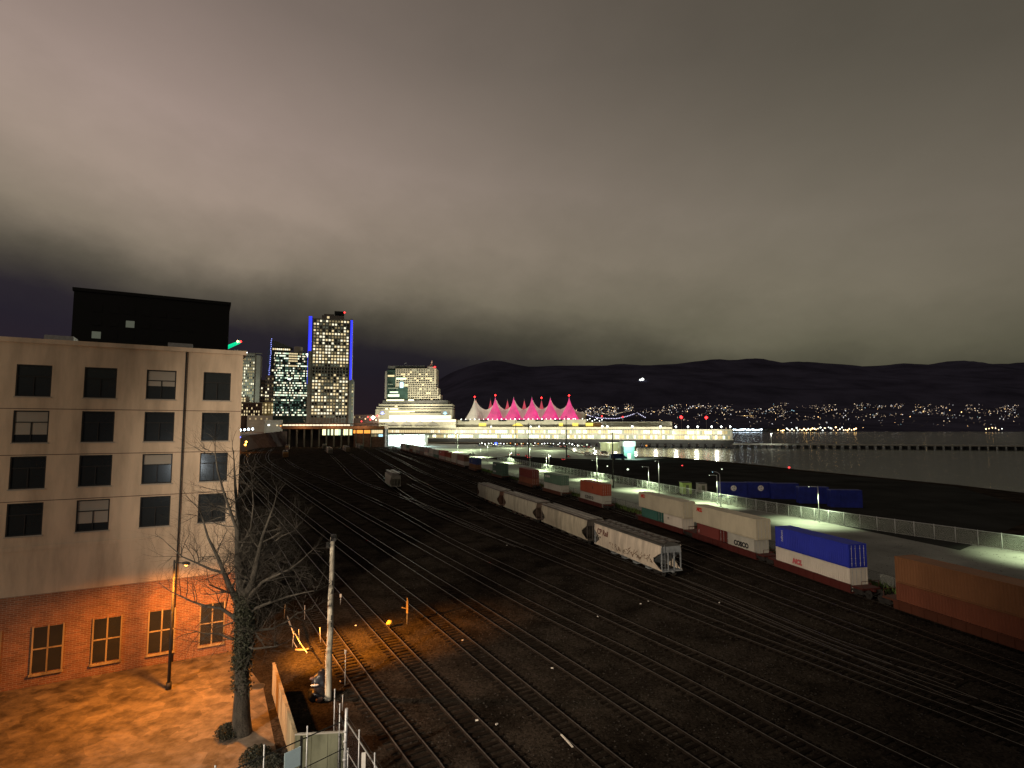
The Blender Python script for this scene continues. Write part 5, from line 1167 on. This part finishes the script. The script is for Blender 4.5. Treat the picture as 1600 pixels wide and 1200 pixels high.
cl_ = [a0+up*1.0, a1+up*.5]; b.tube(a0+Vector((0, -.7, -.3)), a1+Vector((0, -.3, -.2)), .55, .42, 6); b.tube(a0+Vector((0, .7, -.3)), a1+Vector((0, .3, -.2)), .5, .4, 6); b.tube(a0+up*1.1, a1+up*.4, .40, .32, 6)
for k in range(9): p_ = a0.lerp(a1, k/9); q_ = a0.lerp(a1, (k+1)/9); b.tube(p_+Vector((0, -.5, -.3)), q_+up*.9, .12, n=4)
b.build('jib', M['green'], t); b = MB(); b.tube(a0.lerp(a1, .35)+up*.6, a0.lerp(a1, .35)+up*3.2, .12, n=4); b.tube(a0.lerp(a1, .35)+up*3.2, a0+up*1.0, .05, n=4); b.build('stay', M['green'], t)
b = MB(); b.octa(a1+Vector((.6, -.2, .2)), .55); b.build('warning_light', M['red'], t); b = MB(); b.octa(a1+Vector((-.5, -.9, .2)), .5); b.build('tip_lamp', M['lamp_warm'], t)
# sodium lamp assumed in the lane, plus an added unseen spot on the tracks
q = Vector((-25.0, 42.0)); street_lamp('sodium street lamp in the lane in front of the beige building, casting orange light', (q.x, q.y), 9.2, 1.6, R(-35), M['lamp_orange'], 11000, SOD, cone=165, r=.12, group=None, pole_m='dark_metal')
lamp('assumed_sodium_spot', 'SPOT', (q.x+1.0, q.y-.6, 9.5), 125000, (1, .31, .022), .25, (-13.4, 49.8, 0), 42, 1.0)  # no second head is built; unseen spot assumed from the orange pool
# utility pole
pb_ = G(512, 1093); pt_ = W(520, 839, pb_.y+.15)
t = thing('utility_pole', 'pale weathered wooden utility pole standing beside the tracks', 'utility pole', (pb_.x, pb_.y, 0), 0); hp = pt_-pb_
b = MB(); kk = [Vector((0, 0, -.3)).lerp(Vector((hp.x, hp.y, hp.z)), i/14)+Vector((.02*math.sin(i*1.3), 0, 0)) for i in range(15)]; b.path(kk, [.245-.006*i for i in range(15)], 12); b.build('trunk', M['pole'], t)
b = MB(); tp = Vector(hp); b.tube(tp+Vector((-.28, -.12, -.75)), tp+Vector((-.28, -.12, -.35)), .17, .12, 10); b.tube(tp+Vector((-.28, -.12, -.6)), tp+Vector((.1, 0, -.6)), .04, n=5); b.build('insulator', M['concrete_dark'], t)
b = MB(); b.box(tp.x-.05, tp.x+.3, tp.y-.3, tp.y-.05, tp.z-.25, tp.z+.22); b.build('pole_cap', M['black'], t)
b = MB(); [b.rbox((tp.x*(z/tp.z)+.14, tp.y-.24, z), .10, .06, .32) for z in (1.2, 5.1, 5.6, 7.4, 8.0)]; b.build('metal_tag', M['dark_metal'], t)
# wood plank fence along the lane
Af = W(427, 1024, 41.5); Bf = W(461.5, 1127, 32.2); dv = Vector((Bf.x-Af.x, Bf.y-Af.y)); Lf = dv.length; af = math.atan2(dv.y, dv.x)
t = thing('plank_fence', 'weathered wooden plank fence between the orange-lit lane and the dark enclosure', 'fence', (Af.x, Af.y, 0), af); rr = random.Random(5)
x = 0; k = 0; pls = MB()
while x < Lf-.05:
    w_ = rr.uniform(.16, .24); h_ = 2.0+rr.uniform(-.10, .05); pls.m = 0; n0 = len(pls.v); pls.box(x, min(Lf, x+w_-.015), -.02, .02, rr.uniform(-.1, .04), h_)
    for i in range(n0, len(pls.v)): a_ = pls.v[i]; pls.v[i] = (a_[0]+a_[2]*rr.uniform(-.004, .004), a_[1]+rr.uniform(-.012, .012), a_[2])
    x += w_
pls.build('planks', M['wood'], t); b = MB(); b.box(0, Lf, .03, .11, .4, .5); b.box(0, Lf, .03, .11, 1.5, 1.6); b.box(0, Lf, -.05, .13, 2.03, 2.08); b.build('rail', M['wood'], t)
pp = MB(); pp.box(-.05, .05, .11, .21, 0, 1.95); pme = pp.mesh('post', M['wood'])
for i in range(6): mk('post', pme, t, (i*(Lf-.1)/5+.05, 0, 0))
# enclosure end wall
Cf = W(538.5, 1124, 32.45); dv = Vector((Cf.x-Bf.x, Cf.y-Bf.y)); Le = dv.length
t = thing('plywood_end_wall', 'mossy grey-green board wall closing the near end of the dark enclosure', 'wall', (Bf.x, Bf.y, 0), math.atan2(dv.y, dv.x))
for i in range(3): b = MB(); b.box(i*Le/3+.01, (i+1)*Le/3-.01, 0, .06, -.3, 1.98); b.build('board', M['moss'], t)
b = MB(); b.box(0, Le, -.03, .10, 1.99, 2.06); b.build('cap_rail', M['concrete'], t); b = MB(); b.box(Le-.32, Le-.2, -.08, -.01, -.3, 1.95); b.box(.3, .38, -.08, -.01, -.3, 1.95); b.build('batten', M['black'], t)
# near chain link fence: two runs meeting at the corner post
ctop = W(541.5, 1107, 30.4); cor = Vector((W(538.5, 1190, 30.4).x, 30.4))
L0 = W(358, 1188, 26.0); dirl = (Vector((L0.x, L0.y))-cor).normalized(); endl = cor+dirl*12
def near_fence(name, label, P, H, step, m, posts_extra=.45):
    d = (P[1]-P[0]); l = d.length; d.normalize(); t = thing(name, label, 'fence', (P[0].x, P[0].y, 0), math.atan2(d.y, d.x), 'near chain-link fence runs'); b = MB()
    for z, r in ((H, .03), (H*.62, .022), (H*.18, .022)): b.tube((0, 0, z), (l, 0, z), r, n=6)
    b.build('rail', m, t); pmx = MB(); pmx.tube((0, 0, 0), (0, 0, H+posts_extra), .032, n=6); pmx.lathe([(.045, 0), (.045, .06), (.01, .09)], 8, (0, 0, H+posts_extra)); me = pmx.mesh('post', M['galv']); i = 1
    while i*step < l: mk('post', me, t, (i*step, 0, 0)); i += 1
    b = MB(); b.quad((0, 0, .05), (l, 0, .05), (l, 0, H), (0, 0, H)); b.build('wire_panel', M['link_near'], t)
    return t
HL_ = W(541, 1125, 30.4).z
tl = near_fence('chain_link_fence', 'near chain-link fence run with pipe posts at the bottom left, across the lane', [cor, endl], HL_, 2.15, M['dark_metal'])
R0 = W(587, 1196, 26.4); dirr = (Vector((R0.x, R0.y))-cor).normalized(); tr = near_fence('chain_link_fence', 'near chain-link fence run going from the corner post down beside the tracks', [cor, cor+dirr*14], HL_, 2.3, M['galv'])
b = MB(); [b.tube((0, y_, HL_+.12+.11*i), (14, y_, HL_+.12+.11*i), .009, n=4) for i, y_ in enumerate((0, .06))]; b.build('barbed_wire', M['dark_metal'], tr)
dback = Vector((-.49, .871)); tb = near_fence('chain_link_fence', 'dim chain-link fence run leading away from the corner post toward the utility pole', [cor, cor+Vector((.02, 1)).normalized()*.5+dback*3.6], HL_-.5, 1.9, M['dark_metal'])
t = thing('corner_post', 'thick pale steel corner post of the near chain-link fence', 'fence post', (cor.x, cor.y, 0)); b = MB(); b.tube((0, 0, 0), (ctop.x-cor.x, 0, ctop.z), .085, .08, n=12); b.build('pipe', M['galv'], t); b = MB(); [b.tube((0, 0, z), (0, 0, z+.08), .11, n=12) for z in (.8, 1.7, 2.6, 3.1)]; b.tube((.16, 0, 0), (.16, 0, 2.3), .035, n=6); b.build('clamp', M['galv'], t)
# signs on the near fence
def board(name, label, px0, px1, py0, py1, Y, m, rz, frm=True):
    a, c = W(px0, (py0+py1)/2, Y), W(px1, (py0+py1)/2, Y); z0, z1 = W(px0, py1, Y).z, W(px0, py0, Y).z; t = thing(name, label, 'sign', ((a.x+c.x)/2, Y, z0), rz); w_ = (c.x-a.x)/math.cos(rz)/2
    b = MB(); b.box(-w_, w_, -.05, -.03, 0, z1-z0); b.build('panel', m, t); b = MB(); [b.box(x_-.03, x_+.03, -.028, .0, .1, z1-z0-.1) for x_ in (-w_*.7, w_*.7)]; b.build('bracket', M['galv'], t); return t
board('blank_sign', 'blank pale blue sign board fixed on the near fence at the bottom left', 447.5, 465, 1171, 1201, 28.3, M['sign'], math.atan2(-dirl.y, -dirl.x))
board('blank_sign', 'narrow blank white board on the fence run beside the tracks', 565, 571, 1175, 1206, 26.6, M['paint_white'], .2)
# leaning broken fence of pipes further along
def W0(px, py, z): return G(px, py, z)
t = thing('broken_fence', 'low bent pipe fence catching the orange light beside the first track', 'fence', tuple(G(457, 1011)), 0); o = G(457, 1011); b = MB()
pts = [G(449, 963, 1.4), G(452, 972, 1.5), G(457, 985, 1.35), G(458.5, 990, 1.3), G(461, 990, 1.2), G(470, 1006, 1.15), G(480, 1020, 1.1)]
b.path([p-o for p in pts], [.05, .07, .06, .05, .05, .045, .04], 6); b.build('top_rail', M['galv'], t)
for px, py in ((444, 966), (457, 1011), (468, 1008), (476, 968), (501, 1004)): p = G(px, py); b = MB(); b.tube(p-o, p-o+Vector((rr.uniform(-.12, .12), rr.uniform(-.1, .1), 1.35)), .04, n=6); b.build('post', M['galv'], t)
b = MB(); b.path([G(457, 1000, .3)-o, G(464, 1012)-o], .035, 5); b.build('brace', M['galv'], t)
t = thing('driftwood_log', 'pale broken log lying at the end of the bent pipe fence', 'log', tuple(G(472, 1018)), 0); b = MB(); b.path([(-.6, .1, .10), (-.2, 0, .13), (.2, .05, .12), (.5, .12, .14), (.7, .3, .2)], [.08, .10, .09, .07, .04], 8); b.path([(.4, 0, .2), (.7, -.3, .35)], [.07, .03], 6); b.build('log_body', M['wood'], t)
# bundle of dark bags with a white cloth by the pole
p0 = G(497, 1092); t = thing('bag_heap', 'heap of dark bags with a white cloth, slumped against the utility pole', 'heap of bags', (p0.x, p0.y+.3, 0), .2); bm = bmesh.new()
def blob(c, r, sc, seed):
    b_ = bmesh.new(); bmesh.ops.create_icosphere(b_, subdivisions=3, radius=r)
    for v_ in b_.verts:
        n_ = mn.noise(v_.co*2.2+Vector((seed, 0, 0)))*.35+mn.noise(v_.co*6+Vector((0, seed, 0)))*.10; v_.co *= 1+n_; v_.co = Vector((v_.co.x*sc[0]+c[0], v_.co.y*sc[1]+c[1], max(0, v_.co.z*sc[2]+c[2])))
    me = bpy.data.meshes.new('bag'); b_.to_mesh(me); b_.free(); [setattr(f_, 'use_smooth', True) for f_ in me.polygons]; return me
BAG = pm('dark_bag', (.018, .02, .028), .35, 0, .3, 3); BAGR = pm('pinkish_bag', (.13, .075, .06), .6, 0, .3, 3)
for c, r, sc, m in (((.0, .3, .8), .72, (.8, .7, 1.15), BAG), ((-.1, -.3, .35), .62, (1.1, .8, .8), BAG), ((.1, .5, 1.35), .42, (.8, .7, .9), BAG), ((-.50, .1, 1.25), .17, (1.3, .8, .7), BAGR), ((.12, -.8, .2), .24, (1, .8, .8), BAGR)):
    me = blob(c, r, sc, c[0]*9); me.materials.append(m); mk('bag', me, t)
me = blob((-.32, -.28, .95), .20, (1.4, .5, .32), 3.3); me.materials.append(M['paint_white']); mk('white_cloth', me, t)
# signal stakes, markers, litter
def stake(label, px, py, H, m, head, armed=False, r=.035):
    p = G(px, py); t = thing('marker_post', label, 'marker post', (p.x, p.y, 0), 0, 'thin marker posts beside the tracks'); b = MB(); b.tube((0, 0, 0), (0, 0, H), r, n=6); b.build('post', M['galv'], t)
    b = MB(); b.box(-head/2, head/2, -.05, .05, H-.02, H+head*1.7); b.build('target', m, t)
    if armed: b = MB(); b.tube((0, 0, H*.62), (-.55, 0, H*.68), .05, n=6); b.box(-.09, .09, -.09, .09, H*.45, H*.95); b.build('arm', M['wood'], t)
stake('thin post with a stubby side arm, standing between the lit tracks', 636, 975, 2.3, M['wood'], .10, True, .04)
stake('thin stake with a white top just right of the utility pole', 539, 1072, 2.3, M['paint_white'], .16)
stake('small stake with a white top right of the upper half of the utility pole', 532, 945, .8, M['paint_white'], .20)
stake('thin stake beside the corner post of the near fence', 535, 1110, .9, M['galv'], .07)
p = G(609, 981); t = thing('switch_stand', 'small round yellow switch stand glowing in the orange light beside a rail', 'switch stand', (p.x, p.y, 0), 0); b = MB(); b.tube((0, 0, 0), (0, 0, .35), .06, n=6); b.build('post', M['dark_metal'], t); YP = pm('yellow_paint', (.80, .55, .10), .6, 0, .2, 3); b = MB(); b.lathe([(.01, .72), (.2, .66), (.27, .5), (.2, .34), (.01, .28)], 12); b.tube((-.3, 0, .38), (-.1, 0, .45), .13, .16, 8); b.build('target', YP, t)
a_, c_pt = G(877, 1154), G(895, 1174); t = thing('white_board', 'long white board lying against a rail at the bottom of the yard', 'board', (a_.x, a_.y, .22), math.atan2(c_pt.y-a_.y, c_pt.x-a_.x)); b = MB(); b.box(0, (c_pt-a_).length, -.055, .055, 0, .04); b.build('plank', em('sheen', (1, .97, .85), .0) if False else pm('bright_white_paint', (.85, .84, .78), .4, 0, .05, 2), t)
lits = [(745, 1128), (516, 1045), (532, 1067), (634, 1045), (723, 1002), (1013, 941), (1001, 945), (1124, 943), (934, 965), (863, 1046), (776, 1134), (955, 960), (556, 979), (792, 853)]
for i, (px, py) in enumerate(lits):
    p = G(px, py); t = thing('litter', 'small pale scrap of litter lying between the railway tracks', 'litter', (p.x, p.y, .05), i, 'pale scraps of litter between the tracks'); b = MB(); b.quad((-.10, -.07, .01), (.11, -.05, .05), (.09, .08, .02), (-.08, .06, .09)); b.tube((-.09, 0, .05), (.09, .02, .07), .05, n=5); b.build('scrap', M['paint_white'], t)
# ------------------------------------------------------------------ the bare tree
tb_ = G(378, 1146); t = thing('bare_tree', 'large bare ivy-clad tree with spreading twigs in the lane in front of the beige building', 'tree', (tb_.x, tb_.y, 0), 0)
rr = random.Random(31); tips_ = []
TRK = MB(); BR = MB(); TW = MB()
def P(px, py, Y): return W(px, py, Y)-Vector((tb_.x, tb_.y, 0))
Yt = tb_.y
trunk = [Vector((0, 0, -.4)), P(377, 1120, Yt), P(378, 1080, Yt), P(377, 1040, Yt), P(381, 1000, Yt), P(383, 960, Yt), P(381, 930, Yt)]
TRK.path(trunk, [.66, .52, .43, .40, .39, .37, .33], 14)
segs = []
def twig(p, d, r, depth, n=4, curl=.0):
    """a limb grown from p; thin ends go to the twig mesh"""
    pts = [p]; q = p
    nseg = 4 if depth < 2 else 3
    for i in range(nseg):
        d = (d+Vector((rr.uniform(-.25, .25), rr.uniform(-.25, .25), rr.uniform(-.16, .22)+curl))).normalized(); q = q+d*(.34+.30*r/.1)*rr.uniform(.7, 1.25); pts.append(q)
    rs = [r*(1-.16*i) for i in range(len(pts))]
    (BR if r > .035 else TW).path(pts, rs, 5 if r > .05 else 3)
    if depth <= 0 or r < .009: return
    for i in range(1, len(pts)):
        for _ in range(2 if rr.random() < .45 else 1):
            a = rr.uniform(0, 6.28); perp = d.orthogonal().normalized(); perp.rotate(Matrix.Rotation(a, 3, d)); nd_ = (d*rr.uniform(.4, 1)+perp*rr.uniform(.5, 1)+Vector((0, 0, .12))).normalized()
            twig(pts[i], nd_, rs[i]*rr.uniform(.42, .66), depth-1, n)
def limb(pix, r0, r1, dep=3, dY=0.0, dens=2):
    pts = [P(px, py, Yt+dY*i/len(pix)) for i, (px, py) in enumerate(pix)]; n = len(pts); rs = [r0+(r1-r0)*i/(n-1) for i in range(n)]; BR.path(pts, rs, 8)
    for i in range(1, n):
        d = (pts[i]-pts[i-1]).normalized()
        for _ in range(dens):
            s_ = pts[i-1].lerp(pts[i], rr.random()); perp = d.orthogonal().normalized(); perp.rotate(Matrix.Rotation(rr.uniform(0, 6.28), 3, d)); twig(s_, (d*.5+perp).normalized(), max(.03, rs[i]*.45), dep)
    twig(pts[-1], (pts[-1]-pts[-2]).normalized(), r1, dep)
limb([(381, 930), (374, 905), (372, 870), (371, 830), (371, 800), (368, 765), (366, 730)], .30, .05, 3, 1.0)
limb([(383, 935), (392, 915), (399, 890), (404, 865), (410, 840), (420, 812), (428, 790)], .26, .04, 3, -1.0)
limb([(378, 950), (368, 935), (358, 915), (350, 895), (340, 870), (325, 840), (315, 805)], .24, .04, 3, .6)
limb([(384, 945), (395, 925), (412, 908), (430, 900), (452, 890), (475, 872)], .14, .025, 3, -2.4)
limb([(384, 962), (400, 950), (425, 940), (450, 932), (475, 926), (497, 922)], .12, .02, 3, -1.0)
limb([(386, 985), (402, 985), (425, 982), (447, 972), (465, 958), (490, 950)], .11, .02, 3, 1.5)
limb([(384, 1008), (396, 1014), (412, 1012), (430, 1010), (448, 1003)], .10, .02, 2, -1.6)
limb([(375, 975), (362, 962), (345, 950), (325, 948), (300, 940), (275, 928)], .14, .03, 3, -.8)
limb([(376, 1000), (360, 998), (343, 990), (322, 990), (300, 985)], .10, .02, 3, .8)
limb([(372, 870), (380, 850), (392, 825), (396, 790), (394, 755)], .12, .03, 3, 1.2)
limb([(371, 830), (360, 800), (350, 770), (340, 735), (336, 705)], .11, .03, 3, -.6)
limb([(404, 865), (425, 850), (440, 838), (458, 830), (472, 815)], .09, .02, 3, .8)
limb([(350, 895), (330, 890), (308, 880), (285, 870), (262, 850)], .10, .02, 3, .8)
TRK.build('trunk', M['bark'], t); BR.build('limbs', M['bark'], t); TW.build('twigs', M['bark'], t)
iv = MB()
for i in range(5200):
    k = rr.randrange(3, len(trunk)-1) if rr.random() < .72 else rr.randrange(2, len(trunk)-1); c = trunk[k].lerp(trunk[k+1], rr.random()); a = rr.uniform(0, 6.28); rad = .40+abs(rr.gauss(0, .13)); x_, y_, z_ = c.x+math.cos(a)*rad, c.y+math.sin(a)*rad, c.z+rr.uniform(-.2, .2); s_ = rr.uniform(.04, .09)
    u_ = Vector((rr.uniform(-1, 1), rr.uniform(-1, 1), rr.uniform(-1, 1))).normalized(); w_ = u_.orthogonal().normalized(); c3 = Vector((x_, y_, z_)); iv.quad(c3-u_*s_, c3+w_*s_*.7, c3+u_*s_, c3-w_*s_*.7)
tag(iv.build('ivy', M['ivy'], t), kind='stuff')
# bushes and puddle-edged ground at the foot of the lane, manhole cover
def bush(label, px, py, r, n, seed):
    p = G(px, py); t = thing('bush', label, 'bush', (p.x, p.y, 0)); q = random.Random(seed); b = MB(); s = MB()
    for i in range(n):
        a, e = q.uniform(0, 6.28), q.uniform(0, 1.5); rad = r*(.45+.6*q.random()); c3 = Vector((math.cos(a)*math.cos(e)*rad, math.sin(a)*math.cos(e)*rad, math.sin(e)*rad*.75+.1)); u_ = Vector((q.uniform(-1, 1), q.uniform(-1, 1), q.uniform(-1, 1))).normalized(); w_ = u_.orthogonal().normalized(); k = q.uniform(.03, .07); b.quad(c3-u_*k, c3+w_*k*.6, c3+u_*k, c3-w_*k*.6)
        if i % 40 == 0: s.tube((0, 0, 0), c3, .012, .004, 3)
    b.build('foliage', M['ivy'], t); s.build('stem', M['bark'], t)
bush('dark leafy bush at the foot of the near fence in the bottom left corner', 400, 1190, .9, 2600, 5); bush('low dark bush by the tree foot in the lane', 356, 1150, .8, 2000, 6); bush('small dark scrub bush behind the near fence', 425, 1196, .6, 1300, 7)
p = G(403, 1073); t = thing('manhole_cover', 'dark round manhole cover in the orange-lit lane', 'manhole cover', (p.x, p.y, .008)); b = MB(); b.tube((0, 0, 0), (0, 0, .05), .42, n=24); b.build('lid', M['dark_metal'], t); b = MB(); b.lathe([(.44, 0), (.50, 0), (.50, .035), (.44, .035)], 24); b.build('rim', M['concrete_dark'], t)
# dark slab of the near plot at the bottom edge
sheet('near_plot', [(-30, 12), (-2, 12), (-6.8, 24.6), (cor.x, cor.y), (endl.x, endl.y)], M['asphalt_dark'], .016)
